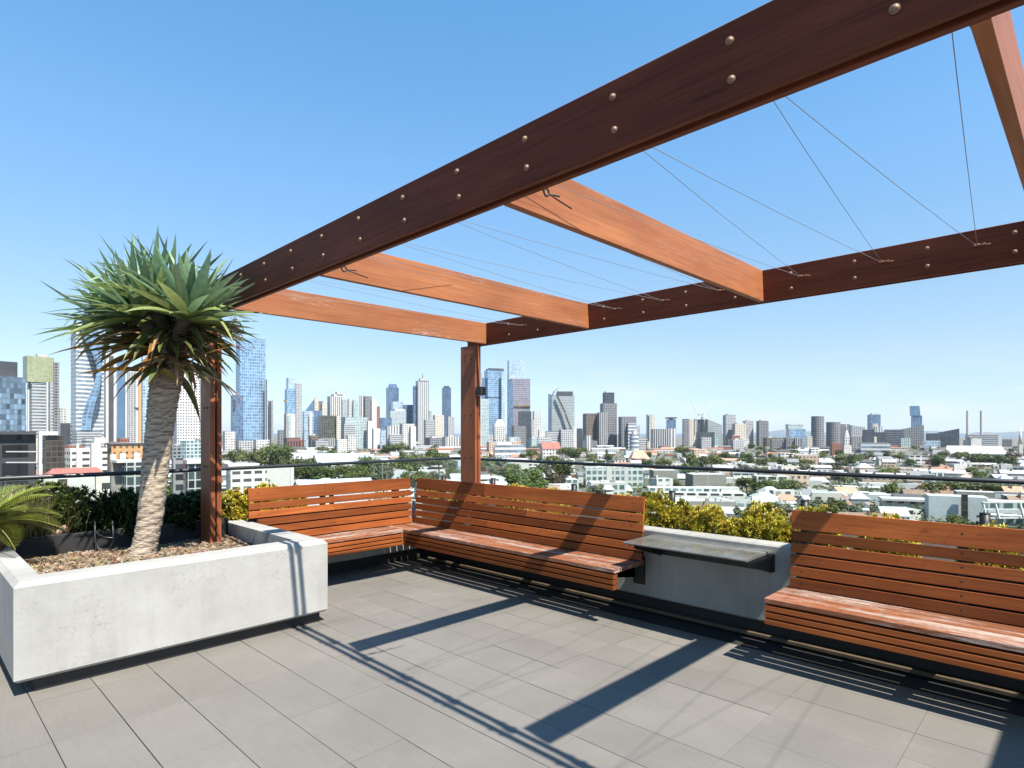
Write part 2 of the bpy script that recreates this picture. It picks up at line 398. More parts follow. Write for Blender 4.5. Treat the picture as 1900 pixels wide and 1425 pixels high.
# ------------------------------------------------------------------ concrete planter in front, garden walls behind
pl = thing('concrete_planter', 'large whitewashed concrete planter box holding the dragon tree', 'planter', (1.5, 5.0, 0))
b = MB(); zt, zb = .655, .085
def rim(b, poly_out, poly_in, zt, zb, ch=.022, zi=.45):
    """hollow box: chamfered outer top edge, flat rim, inner faces"""
    n = len(poly_out); cx = sum(p[0] for p in poly_out) / n; cy = sum(p[1] for p in poly_out) / n
    def inset(p, d): return (p[0] + (d if p[0] < cx else -d), p[1] + (d if p[1] < cy else -d))
    A0 = [inset(p, ch * .6) for p in poly_out]
    rings = [[(*p, zb) for p in A0], [(*p, zb + ch * .6) for p in poly_out], [(*p, zt - ch) for p in poly_out], [(*inset(p, ch), zt) for p in poly_out],
             [(*p, zt) for p in poly_in], [(*p, zi) for p in poly_in]]
    ids = [[b.vert(p) for p in r] for r in rings]
    for a, c in zip(ids, ids[1:]):
        for i in range(n): b.face([a[i], a[(i+1) % n], c[(i+1) % n], c[i]])
    b.face(ids[0][::-1])
rim(b, [(.470, 4.325), (2.392, 4.325), (2.392, 6.25), (.470, 6.25)], [(.605, 4.50), (2.19, 4.50), (2.19, 6.1), (.605, 6.1)], zt, zb, .03)
b.build('shell', M['concrete'], pl)
b = MB(); b.box(.57, 2.355, 4.385, 6.1, 0.001, zb - .002); b.build('plinth', M['steel'], pl)
b = MB(); b.box(.627, 2.188, 4.532, 6.098, .44, .515); b.build('soil', M['soil'], pl)
b = MB(); b.box(.627, 2.188, 5.80, 5.835, .516, .70, bev=.004); b.build('liner', M['membrane'], pl)
b = MB(); b.box(.627, 1.20, 4.534, 4.56, .515, .575, bev=.004); b.build('liner', M['membrane'], pl)
b = MB()
for k in range(6500):
    x = random.uniform(.64, 2.18); y = random.uniform(4.545, 5.80); r = random.uniform(.007, .020)
    if y < 4.62 and x < 1.2: continue
    h = .518 + random.random() * .022 + .035 * math.exp(-((x - 1.31)**2 + (y - 5.14)**2) / .12) + .012 * math.sin(x * 5) * math.sin(y * 4)
    a = random.random() * 6.28; ti = random.uniform(-.5, .5)
    u = Vector((math.cos(a), math.sin(a), ti)) * r; w = Vector((-math.sin(a), math.cos(a), random.uniform(-.4, .4))) * r * random.uniform(.35, .8)
    p = Vector((x, y, h)); up = Vector((0, 0, r * .35)); q = random.random()
    c = random.choice([(.24, .165, .10), (.29, .21, .135), (.17, .11, .07), (.33, .27, .20), (.11, .07, .045)])
    c = tuple(v * random.uniform(.8, 1.1) for v in c)
    t4 = [b.vert(p + u + up, c), b.vert(p + w + up, c), b.vert(p - u + up, c), b.vert(p - w + up, c)]
    l4 = [b.vert(p + u * 1.15 - up, c), b.vert(p + w * 1.15 - up, c), b.vert(p - u * 1.15 - up, c), b.vert(p - w * 1.15 - up, c)]
    b.face(t4)
    for i in range(4): b.face([l4[i], l4[(i+1) % 4], t4[(i+1) % 4], t4[i]])
g = b.build('wood_chip_mulch', M['petal'], pl); g['kind'] = 'stuff'; g['label'] = 'tan wood chip mulch spread over the planter soil'

gw = thing('garden_wall', 'long raw concrete garden bed wall behind the benches and table', 'garden wall', (4.5, 2, 0))
b = MB(); WX = 4.40; WT = .69
ch = .012
def wallrun(b, x0, x1, y0, y1, z0, z1): b.box(x0, x1, y0, y1, z0, z1, bev=ch)
wallrun(b, WX, WX + .17, -4.0, 5.72, .12, WT); wallrun(b, 2.42, WX + .17, 5.724, 5.89, .12, WT)
wallrun(b, 5.86, 5.99, -4.0, 6.44, .1, .60); wallrun(b, -4.0, 5.99, 6.444, 6.57, .1, .60)
wallrun(b, -4.0, .455, 5.724, 5.89, .12, WT)
b.build('wall_shell', M['wall'], gw)
b = MB(); b.box(WX + .06, WX + .15, -4.0, 5.70, .001, .119); b.box(2.52, WX + .1, 5.78, 5.87, .001, .119); b.build('plinth', M['membrane'], gw)
b = MB(); b.box(WX + .172, 5.858, -4.0, 5.89, .45, .60); b.box(-4.0, 5.858, 5.893, 6.442, .45, .598); b.build('soil', M['soil'], gw)
b = MB(); b.box(WX - .01, WX + .055, -4.0, 5.6, .002, .030, bev=.004)
tag(b.build('edging_board', M['batten']), 'thin tan timber edging board lying along the foot of the garden wall', 'edging board')

# ------------------------------------------------------------------ pergola
PR = R(-.9)
def pg(x, y, z): return Vector((x * math.cos(PR) - y * math.sin(PR), x * math.sin(PR) + y * math.cos(PR), z))
per = thing('pergola', 'dark timber pergola with double beams, orange rafters and wires', 'pergola', (3.3, 2, 0))
def double_beam(xo, y0, y1, zb, zt, boltxs, side, lean):
    h = zt - zb
    b = MB()
    for x in (xo + .017, xo + .078):
        b.bar(pg(x - lean / 2, y0, (zb + zt) / 2), pg(x - lean / 2, y1, (zb + zt) / 2), .034, h, (-lean / h, 0, 1), bev=.003)
    for y in boltxs:    # packers between the planks
        for z in (zb + .075, zb + .19):
            b.box(*sorted((pg(xo + .038, y - .022, 0).x, pg(xo + .057, y + .022, 0).x)), y - .022 - .0157 * xo, y + .022 - .0157 * xo, z - .03, z + .03)
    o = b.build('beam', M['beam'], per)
    bm = MB(); bm.dome((0, 0, 0), (-1, 0, 0), .0115, .010, 12, 4); bm.tube([(.002, 0, 0), (-.002, 0, 0)], .014, 12)
    me = bm.mesh('bolt', M['bolt'])
    for y in boltxs:
        for z in (zb + .068, zb + .184):
            for sgn, x in ((1, xo - .002 - lean * (z - zb) / h), (-1, xo + .097 - lean * (z - zb) / h)):
                if sgn == -1 and side == 'out': pass
                q = bpy.data.objects.new('bolt', me); COL.objects.link(q); q.parent = o
                q.location = pg(x, y, z) - Vector(per.location); q.rotation_euler = (random.random() * .2, 0, 0 if sgn == 1 else math.pi)
    return o
by = [-.53, -.09, .357, .801, 1.246, 1.691, 2.132, 2.574, 3.012, 3.449, 3.881, 4.315, 4.75]
double_beam(1.834, -2.9, 5.72, 2.55, 2.795, [y + .03 for y in by], 'out', .026)
fy = [-.57, -.13, .304, .753, 1.19, 1.63, 2.077, 2.518, 2.954, 3.396, 3.84, 4.28, 4.72]
double_beam(4.80, -2.9, 5.52, 2.55, 2.797, [y + .075 for y in fy], 'in', .026)
for (x0, ya, x1, yb) in ((1.99, 5.225, 4.86, 5.11), (1.99, 3.678, 4.86, 3.608), (1.962, 1.914, 4.83, 1.866), (1.938, .190, 4.80, .142), (1.91, -1.535, 4.78, -1.583)):
    b = MB(); b.bar((x0, ya, 2.6725), (x1, yb, 2.6725), .043, .244, bev=.002)
    o = b.build('rafter', M['rafter'], per)
for (x, y0, y1, zb, n) in ((1.922, 5.49, 5.73, .5, 2), (4.885, 5.31, 5.575, .6, 2)):
    b = MB()
    for k in range(n):
        xx = x + .020 + k * .054
        b.bar((xx, (y0 + y1) / 2, zb), (xx, (y0 + y1) / 2, 2.56), .040, y1 - y0, (0, 1, 0), bev=.003)
    for z in (.9, 1.6, 2.2): b.box(x + .041, x + .053, y0 + .06, y1 - .06, z, z + .1)
    o = b.build('post', M['post'], per)
    bm = MB(); bm.dome((0, 0, 0), (-1, 0, 0), .011, .006, 10, 3); me = bm.mesh('bolt', M['steel'])
    for z in (1.20, 1.72, 2.46, 2.40):
        for yy in (y0 + .07, y1 - .09):
            q = bpy.data.objects.new('bolt', me); COL.objects.link(q); q.parent = o; q.location = Vector((x - .001, yy, z)) - Vector(per.location)
# zigzag wires between eye bolts
nearA = [-.80, -.27, .262, .78, 1.316, 1.848, 2.53, 3.08, 3.46, 4.35]
farA = {-.55: (-.80, -.27), -.02: (-.27, .262), .489: (.262, .78), 1.016: (.78, 1.316), 1.554: (1.316, 1.848), 2.198: (2.10, 2.53), 2.734: (2.53, 3.08), 3.249: (3.08, 3.46), 3.90: (3.46, 4.35), 4.491: (4.35, 4.98)}
for fyk, pair in farA.items():
    for ny in pair:
        a = Vector((1.935 + .0157 * ny, ny, 2.69)); e = Vector((4.795 + .0157 * fyk, fyk, 2.692)); m = []
        for k in range(13):
            t = k / 12; p = a.lerp(e, t); p.z -= .012 * 4 * t * (1 - t) + random.uniform(-.0015, .0015); m.append(p)
        b = MB(); b.tube(m, .0015, 6); b.build('wire', M['wire'], per)
    b = MB(); x = 4.79 + .0157 * fyk
    b.tube([(x + .01, fyk, 2.692), (x - .025, fyk, 2.692)], .005, 8)
    b.tube([(x - .03 - .016 * math.cos(k * .7), fyk + .016 * math.sin(k * .7), 2.692) for k in range(10)], .004, 6)
    b.tube([(x - .02, fyk - .045, 2.698), (x - .012, fyk, 2.692), (x - .02, fyk - .07, 2.688)], .0025, 6)
    b.build('eye_bolt', M['bolt'], per)
for ny, rz in ((1.80, 1.80), (3.60, 3.60)):     # turnbuckles beside two rafters
    b = MB(); x = 1.945 + .0157 * ny; y = ny - .03
    b.tube([(x, y, 2.61), (x + .05, y - .004, 2.60)], .010, 8)
    b.tube([(x + .05, y - .004, 2.60), (x + .075, y - .006, 2.597)], .004, 6)
    b.tube([(x + .09 + .018 * math.cos(k * .7), y - .006, 2.595 + .018 * math.sin(k * .7)) for k in range(10)], .0045, 6)
    b.tube([(x + .11, y - .007, 2.592), (x + .18, y - .010, 2.60)], .004, 6)
    b.tube([(x + .11, y - .007, 2.592), (x + .17, y - .008, 2.582), (x + .27, y - .010, 2.568)], .0035, 6)
    b.build('turnbuckle', M['steel'], per)

wlx = thing('wall_light', 'small black box wall light fixed high on the far pergola post', 'light', (4.93, 5.29, 1.96))
b = MB(); b.box(4.885, 4.975, 5.215, 5.295, 1.955, 2.055, bev=.004); b.build('housing', M['steel'], wlx)
b = MB(); b.box(4.895, 4.965, 5.225, 5.285, 1.949, 1.954); b.build('lens', plain('frosted_lens', (.5, .5, .48), .3), wlx)

# ------------------------------------------------------------------ slatted benches
def slats_back(b, p0, p1, z0, lean, up_lean, first_from=None):
    """six boards, the top one tall; p0->p1 along the bench, lean = outward xy shift per metre height"""
    rows = [(.0, .066), (.078, .144), (.156, .222), (.234, .300), (.312, .378), (.390, .518)]
    p0 = Vector(p0); p1 = Vector(p1); up = (lean[0], lean[1], 1)
    for i, (a, c) in enumerate(rows):
        q0 = Vector(p0)
        if first_from and a < .22: q0 = Vector(first_from)
        o = Vector((lean[0], lean[1], 0)) * ((a + c) / 2); z = z0 + (a + c) / 2
        L = (p1 - q0).length; d = (p1 - q0).normalized()
        cut = random.uniform(.35, .65) * L if (i % 2 and L > 1.5) else None
        ends = [(q0, p1)] if cut is None else [(q0, q0 + d * (cut - .0008)), (q0 + d * (cut + .0008), p1)]
        for e0, e1 in ends: b.bar(e0 + o + Vector((0, 0, z)), e1 + o + Vector((0, 0, z)), .021, c - a, up, bev=.003)
def screws(b, pts, nrm):
    for p in pts: b.tube([Vector(p) - Vector(nrm) * .002, Vector(p) + Vector(nrm) * .0012], .0055, 8)
def bracket(parent, org, out, LB=.50):
    """black steel cantilever bracket: wall plate and tapering arm"""
    b = MB(); o = Vector(org); d = Vector(out); s = Vector((-d.y, d.x, 0))
    b.bar(o + d * .006 + Vector((0, 0, .22)), o + d * .006 + Vector((0, 0, .46)), .11, .012, d)
    for t in (-.02, .02):
        q = [o + d * .012 + s * t, o + d * LB + s * t]
        b.poly([q[0] + Vector((0, 0, .28)), q[1] + Vector((0, 0, .36)), q[1] + Vector((0, 0, .398)), q[0] + Vector((0, 0, .398))])
        b.poly([q[0] + Vector((0, 0, .28)), q[1] + Vector((0, 0, .36)), q[1] + Vector((0, 0, .398)), q[0] + Vector((0, 0, .398))][::-1])
    b.bar(o + d * .012 + Vector((0, 0, .395)), o + d * LB + Vector((0, 0, .395)), .052, .008)
    return b.build('bracket', M['steel'], parent)
XF = 3.84; ZS = .450
def seat_x(b, y0, y1, mitre=False):
    for k in range(5):
        x0 = XF + .0895 * k
        e = y1 + (x0 - XF) * 0 if not mitre else y1
        b.bar((x0 + .0385, y0, ZS - .016), (x0 + .0385, e, ZS - .016), .0775, .032, bev=.003)
def apron_x(b, y0, y1):
    for k in range(3):
        z = ZS - .046 - .043 * k
        b.bar((XF + .03, y0, z - .016), (XF + .03, y1, z - .016), .060, .033, bev=.003)
L1 = thing('corner_bench', 'slatted orange hardwood corner bench in an L along two walls', 'bench', (3.9, 5.2, 0), 'slatted benches')
b = MB(); seat_x(b, 2.60, 5.69); b.build('seat', M['seat'], L1, 'seat of the long wing with peeling finish')
b = MB(); apron_x(b, 2.61, 5.315); b.build('front_rail', M['slat'], L1)
b = MB(); slats_back(b, (4.222, 2.59, 0), (4.222, 5.63, 0), .455, (.085, 0), 1); o = b.build('backrest', M['slat'], L1, 'backrest of the long wing, facing the deck')
b = MB()
for y in (2.70, 3.68, 4.66):
    for z in (.49, .57, .65, .73, .81, .92): screws(b, [(4.222 - .0105 + .085 * (z - .455), y, z)], (-1, 0, 0))
b.build('screw', M['steel'], o)
b = MB()
for k in range(4):
    y = 5.318 + .0825 * k
    b.bar((2.402, y + .036, ZS - .016), (XF - .004, y + .036, ZS - .016), .072, .032, bev=.003)
b.build('seat', M['seat'], L1, 'seat of the short wing beside the planter')
b = MB()
for k in range(3):
    z = ZS - .046 - .043 * k; b.bar((2.402, 5.345, z - .016), (XF - .004, 5.345, z - .016), .055, .033, bev=.003)
b.build('front_rail', M['slat'], L1)
b = MB(); slats_back(b, (2.325, 5.652, 0), (4.20, 5.652, 0), .455, (0, .085), 1, (2.405, 5.652, 0)); o = b.build('backrest', M['slat'], L1, 'sunlit backrest of the short wing')
b = MB()
for x in (2.42, 3.20, 3.98):
    for z in (.65, .73, .81, .92): screws(b, [(x, 5.652 - .0105 + .085 * (z - .455), z)], (0, -1, 0))
b.build('screw', M['steel'], o)
for y in (2.72, 3.80, 4.88): bracket(L1, (4.398, y, 0), (-1, 0, 0))
for x in (2.75, 3.5): bracket(L1, (x, 5.722, 0), (0, -1, 0), .33)
def back_studs(parent, xs, xy):
    b = MB()
    for q in xs:
        if xy == 'x': b.bar((4.245, q, .42), (4.285, q, .945), .045, .02, (1, 0, 0))
        else: b.bar((q, 5.675, .42), (q, 5.715, .945), .045, .02, (0, 1, 0))
    b.build('back_stud', M['steel'], parent)
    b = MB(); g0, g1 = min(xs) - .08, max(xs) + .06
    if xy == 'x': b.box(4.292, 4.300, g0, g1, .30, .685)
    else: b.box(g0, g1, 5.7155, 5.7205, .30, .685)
    b.build('gap_shade_panel', M['membrane'], parent)  # black sheet added behind the slats so their gaps look shaded
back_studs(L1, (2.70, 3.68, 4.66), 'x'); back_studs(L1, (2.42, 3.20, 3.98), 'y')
L2 = thing('slatted_bench', 'straight slatted orange hardwood bench right of the wall table', 'bench', (3.9, .4, 0), 'slatted benches')
b = MB(); seat_x(b, -1.6, 1.462); b.build('seat', M['seat_worn'], L2)
b = MB(); apron_x(b, -1.6, 1.462); b.build('front_rail', M['slat'], L2)
b = MB(); slats_back(b, (4.222, -1.6, 0), (4.222, 1.435, 0), .455, (.085, 0), 1); o = b.build('backrest', M['slat'], L2)
b = MB()
for y in (1.36, .50, -.36, -1.2):
    for z in (.49, .57, .65, .73, .81, .92): screws(b, [(4.222 - .0105 + .085 * (z - .455), y, z)], (-1, 0, 0))
b.build('screw', M['steel'], o)
for y in (1.36, .50, -.62): bracket(L2, (4.398, y, 0), (-1, 0, 0))
back_studs(L2, (1.36, .50, -.36), 'x')

# ------------------------------------------------------------------ wall table
def stone_mat():
    t = NT('grey_stone_tile'); p = t.geo()
    s = t.n('ShaderNodeSeparateXYZ'); t.l(p, s.inputs[0])
    c = t.mix(t.ramp(t.noise(p, 5, 6, .65), .3, .7), (.085, .085, .083), (.15, .147, .138))
    st = t.ramp(t.noise(p, 1.6, 3, .5), .55, .7); c = t.mix(t.math('MULTIPLY', st, .4), c, (.22, .21, .185))
    f = t.math('FRACT', t.math('DIVIDE', t.math('SUBTRACT', s.outputs[1], 1.606), .2475))
    j = t.math('LESS_THAN', t.math('ABSOLUTE', t.math('SUBTRACT', f, .5)), .492)
    c = t.mix(j, (.04, .04, .04), c); t.col(c); t.set(t.ramp(t.noise(p, 4, 5), .3, .7, (.10,) * 3, (.24,) * 3), 0, .5); return t.mat
tb = thing('wall_table', 'grey stone topped table cantilevered from the wall between the benches', 'table', (4.1, 2.1, 0))
b = MB(); b.box(3.925, 4.397, 1.615, 2.575, .638, .655, bev=.006); b.build('tabletop', stone_mat(), tb)
b = MB()
b.box(4.379, 4.398, 1.60, 2.545, .50, .628)
for y in (1.61, 2.50):
    q = [(4.379, y, .49), (4.379, y, .628), (3.98, y, .628), (3.98, y, .605)]; q2 = [(p[0], y + .014, p[2]) for p in q]
    b.poly(q); b.poly(q2[::-1])
    for i in range(4): b.poly([q[i], q2[i], q2[(i+1) % 4], q[(i+1) % 4]][::-1])
b.box(4.04, 4.378, 1.63, 2.56, .622, .637)
b.build('bracket', M['steel'], tb)

# ------------------------------------------------------------------ glass balustrade
def glass_mat():
    t = NT('balustrade_glass'); g = t.n('ShaderNodeBsdfGlossy'); g.inputs['Roughness'].default_value = .02; g.inputs[0].default_value = (.9, 1, .97, 1)
    tr = t.n('ShaderNodeBsdfTransparent'); tr.inputs[0].default_value = (.93, .965, .95, 1); fr = t.n('ShaderNodeFresnel'); fr.inputs[0].default_value = 1.35
    ms = t.n('ShaderNodeMixShader'); t.l(fr.outputs[0], ms.inputs[0]); t.l(tr.outputs[0], ms.inputs[1]); t.l(g.outputs[0], ms.inputs[2]); t.l(ms.outputs[0], t.out.inputs[0])
    return t.mat
bal = thing('glass_balustrade', 'frameless glass balustrade with slim charcoal top rail along the roof edge', 'balustrade', (5.7, 6.4, .5))
GL = glass_mat()
RZ = 1.13; cr = Vector((5.66, 6.60, RZ)); rb = Vector((6.00, -3.6, RZ)); la = Vector((3.11, 6.42, RZ)); lb = Vector((-3.6, 6.05, RZ))
b = MB(); r = .019
b.tube([rb, cr], r, 12); b.tube([cr + Vector((0, .012, 0)), la, lb], r, 12); b.build('handrail', M['rail'], bal)
def panels(a, e, n):
    d = (e - a) / n; u = d.normalized()
    for k in range(n):
        p0 = a + d * k + u * .012; p1 = a + d * (k + 1) - u * .012; b = MB()
        b.bar((p0.x, p0.y, .895), (p1.x, p1.y, .895), .010, .43); b.build('glass_panel', GL, bal)
panels(cr, rb, 8); panels(la, cr, 2); panels(lb, la, 5)
sp = MB(); sp.tube([(0, 0, 0), (0, 0, .268)], .034, 16); sp.tube([(0, 0, .268), (0, 0, .274)], .036, 16); spm = sp.mesh('spigot', M['steel'])
def spig(x, y):
    q = bpy.data.objects.new('spigot', spm); COL.objects.link(q); q.parent = bal; q.location = Vector((x, y, .605)) - Vector(bal.location)
for y in (.55, -.7, 1.85, 3.17, 4.46, 5.82):
    t = (y - rb.y) / (cr.y - rb.y); p = rb.lerp(cr, t); spig(p.x, y)
for x in (5.45, 4.6, 3.5, 2.6, 1.5, .4, -.8): spig(x, la.y + (x - la.x) * ((cr.y - la.y) / (cr.x - la.x) if x > la.x else (la.y - lb.y) / (la.x - lb.x)))
# ------------------------------------------------------------------ dragon tree
rnd = random.Random(11)
def jit(c, k=.15, r=rnd): 
    q = r.uniform(1 - k, 1 + k); return tuple(v * q * r.uniform(.94, 1.06) for v in c)
def bark_mat():
    t = NT('ringed_bark'); p = t.geo(); c0 = t.attr('Col', 'Color')
    c = t.mix(1, c0, t.ramp(t.noise(p, 1.0, 6, .7, (9, 9, 95)), .34, .66, (.45,) * 3, (1.25,) * 3), 'MULTIPLY')
    t.col(c); t.set(.85, 0, .2); t.bump(t.noise(p, 1.0, 6, .7, (9, 9, 95)), .9, .012); return t.mat
base = at(262, 4.52, 1038)
dt = thing('dragon_tree', 'tall dragon tree with ringed grey trunk and shaggy strap leaf crown', 'tree', base)
prof = [(258, 1046, 62), (262, 1034, 54), (271, 1002, 48), (279, 960, 49), (285, 905, 50), (290, 850, 52), (296, 800, 53), (301, 755, 56), (306, 720, 60), (312, 688, 63), (320, 650, 58), (326, 615, 40)]
def interp(q):
    x = q * (len(prof) - 1); i = min(int(x), len(prof) - 2); f = x - i
    return tuple(a + (b_ - a) * f for a, b_ in zip(prof[i], prof[i+1]))
b = MB(); NR, NS = 210, 30; rows = []; grow = 0
ph = [rnd.random() * 6.28 for _ in range(9)]
for i in range(NR + 1):
    px, py, w = interp(i / NR); c = at(px, 4.52, py); r0 = w / 2 / FPX * 4.52 * .87
    row = []
    for k in range(NS):
        a = 2 * math.pi * k / NS
        wob = .5 * math.sin(a * 2 + ph[0] + i * .05) + .5 * math.sin(a * 3 + ph[1] - i * .09)
        fr = (i * .41 + wob * .40) % 1.0
        sc = .0075 * (fr - .5) * min(1, i / 45) * (1.7 if i > 120 else 1.0)
        lump = .004 * math.sin(a * 5 + ph[2] + i * .6) * math.sin(i * 1.3 + a * 2)
        foot = .022 * max(0, 1 - i / 14) * (.5 + .5 * math.sin(a * 6 + ph[3]))
        rr = r0 + sc + lump + foot
        dark = fr > .80 and i > 30
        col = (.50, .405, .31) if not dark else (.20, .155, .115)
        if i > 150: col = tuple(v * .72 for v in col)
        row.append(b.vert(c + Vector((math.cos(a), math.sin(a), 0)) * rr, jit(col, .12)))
    rows.append(row)
for i in range(NR):
    for k in range(NS): b.face([rows[i][k], rows[i][(k+1) % NS], rows[i+1][(k+1) % NS], rows[i+1][k]], None, 0, True)
b.face(rows[-1])
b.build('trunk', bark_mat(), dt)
# heads on short branches
heads = [(350, 580, 4.28, (.22, -.12, 1.0), 50, .60), (285, 566, 4.42, (-.25, .05, 1.0), 62, .56), (240, 574, 4.56, (-.55, .2, 1.0), 66, .54),
         (312, 556, 4.76, (-.1, .5, 1.0), 46, .56), (250, 580, 4.34, (-.5, -.35, 1.0), 58, .54), (372, 600, 4.68, (.6, .5, .9), 34, .48), (205, 600, 4.50, (-.85, .0, .8), 44, .46)]
b = MB()
for (px, py, D, ax, n, L) in heads:
    e = at(px, D, py); s = at(318, 4.52, 670); m = s.lerp(e, .5) + Vector((0, 0, .03))
    b.tube([s, m, e], [.075, .055, .040], 10, c=(.09, .065, .045))
b.build('branch', bark_mat(), dt)
# direction helper: (right, away, up) as seen from the deck
def dirv(r, a, u): return (RT * r + FW * a + Vector((0, 0, u))).normalized()
b = MB()
GA = math.pi * (3 - math.sqrt(5))
for (px, py, D, ax, n, L) in heads:
    o = at(px, D, py); axis = dirv(*ax); ref = Vector((0, 0, 1)) if abs(axis.z) < .95 else Vector((1, 0, 0))
    u = axis.cross(ref).normalized(); w = axis.cross(u)
    for k in range(n):
        t = (k + .5) / n; th = .10 + 1.30 * t ** .85 + rnd.uniform(-.1, .1); ph_ = k * GA + rnd.uniform(-.2, .2)
        d = axis * math.cos(th) + (u * math.cos(ph_) + w * math.sin(ph_)) * math.sin(th)
        if d.z < -.55: continue
        l = L * .95 * rnd.uniform(.78, 1.04) * (.82 if th < .3 else 1) * (.78 + .34 * math.sin(min(t, .8) * 2.4)) * rnd.uniform(.85, 1.12)
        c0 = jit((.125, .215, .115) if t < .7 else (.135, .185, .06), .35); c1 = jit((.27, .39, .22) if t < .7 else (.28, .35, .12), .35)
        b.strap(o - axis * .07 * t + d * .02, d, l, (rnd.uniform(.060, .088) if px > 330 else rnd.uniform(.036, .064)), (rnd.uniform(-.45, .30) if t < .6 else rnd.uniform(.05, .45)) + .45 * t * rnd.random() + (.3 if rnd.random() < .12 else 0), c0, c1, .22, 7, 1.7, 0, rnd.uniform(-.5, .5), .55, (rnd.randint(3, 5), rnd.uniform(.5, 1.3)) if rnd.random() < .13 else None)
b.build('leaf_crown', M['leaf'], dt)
b = MB(); cen = at(318, 4.52, 668)      # ageing skirt below the heads
for k in range(120):
    a = k * GA + rnd.uniform(-.3, .3); el = rnd.uniform(-.45, .40); t = rnd.random()
    d = Vector((math.cos(a) * math.cos(el), math.sin(a) * math.cos(el), math.sin(el)))
    o = cen + Vector((0, 0, rnd.uniform(-.10, .33))) + d * .07
    l = rnd.uniform(.36, .58)
    if t < .45: c0, c1 = jit((.075, .095, .030)), jit((.13, .15, .045))
    elif t < .72: c0, c1 = jit((.11, .105, .028)), jit((.30, .13, .035))
    else: c0, c1 = jit((.20, .12, .055)), jit((.42, .27, .13))
    b.strap(o, d, l, rnd.uniform(.055, .085) * (1 if t < .72 else .55), rnd.uniform(.35, 1.0) + (.5 if t > .72 else 0), c0, c1, .2, 7, 1.5, 0, rnd.uniform(-.6, .6), .6)
for (pa, pe, w) in (((300, 695, 4.36), (150, 690, 4.1), .07), ((300, 640, 4.42), (100, 640, 4.3), .045), ((322, 708, 4.38), (265, 672, 4.25), .075), ((330, 690, 4.40), (420, 640, 4.3), .05)):
    p, q = at(*[pa[0], pa[2], pa[1]]), at(*[pe[0], pe[2], pe[1]])
    b.strap(p, (q - p) + Vector((0, 0, .08)), (q - p).length * 1.1, w, .5, jit((.13, .12, .03)), jit((.46, .20, .03)), .2, 7, 1.5, 0, .4, .7)
b.build('old_leaf_skirt', M['leaf'], dt, 'yellowing and brown drooping old leaves under the crown')
b = MB()
def twig(p, d, l, r, lev):
    e = p + d * l; b.tube([p, p.lerp(e, .5) + Vector((rnd.uniform(-.01, .01),) * 3), e], [r, r * .8, r * .6], 5, c=(.13, .075, .05))
    if lev == 0:
        b.tube([e, e + d * .010], [.005, .002], 5, c=(.16, .09, .06)); return
    for _ in range(3):
        n = (d + Vector((rnd.uniform(-.7, .7), rnd.uniform(-.7, .7), rnd.uniform(-.5, .4)))).normalized(); twig(p.lerp(e, rnd.uniform(.4, 1)), n, l * .55, r * .7, lev - 1)
twig(at(380, 4.5, 640), dirv(.8, -.1, .35), .20, .006, 4)
b.build('dry_flower_stalk', leafmat('dry_stalk', .8, 0), dt)

# ------------------------------------------------------------------ sago palm at the left
def sago(root):
    b = MB()
    for k in range(26):
        a = k * GA; el = .95 - 1.0 * (k / 26) + rnd.uniform(-.08, .08)
        d = Vector((math.cos(a) * math.cos(el), math.sin(a) * math.cos(el), math.sin(el)))
        p = Vector(root.location) + d * .04 + Vector((0, 0, .10)); L = rnd.uniform(.42, .54); n = 36; dr = rnd.uniform(.55, 1.0); pts = []
        for i in range(n + 1):
            t = i / n; pts.append(Vector(p))
            if i > 3:
                sd = d.cross(Vector((0, 0, 1))).normalized(); upv = sd.cross(d).normalized()
                ll = .135 * math.sin(math.pi * min(1, .12 + t * .92)) ** .7
                for s in (-1, 1):
                    q = (sd * s * .86 + d * .50 + upv * .34).normalized()
                    g = rnd.uniform(.8, 1.25); yl = rnd.random()
                    c0 = (.12 * g, .16 * g, .022 * g); c1 = (.29 * g, .33 * g, .04 * g) if yl > .12 else (.34, .27, .07)
                    b.strap(p, q, ll, .0085, .35, c0, c1, .12, 3, 1.6, 0, 0, .8)
            p = p + d * (L / n); axv = d.cross(Vector((0, 0, -1)))
            if axv.length > 1e-3: d = Matrix.Rotation(dr / n, 3, axv.normalized()) @ d
        b.tube(pts, [.006 * (1 - .8 * i / n) + .0012 for i in range(n + 1)], 5, c=(.26, .24, .06))
    b.build('frond', M['leaf'], root, 'arching yellow green fronds')
    b = MB(); lx = root.location; b.tube([(lx.x, lx.y, .59), (lx.x, lx.y, lx.z + .05), (lx.x, lx.y, lx.z + .12)], [.12, .11, .05], 14, c=(.10, .07, .045)); b.build('trunk', bark_mat(), root)
sg = thing('sago_palm', 'yellow green sago palm reaching over the left end of the planter', 'palm', at(-30, 4.25, 1000)); sago(sg)

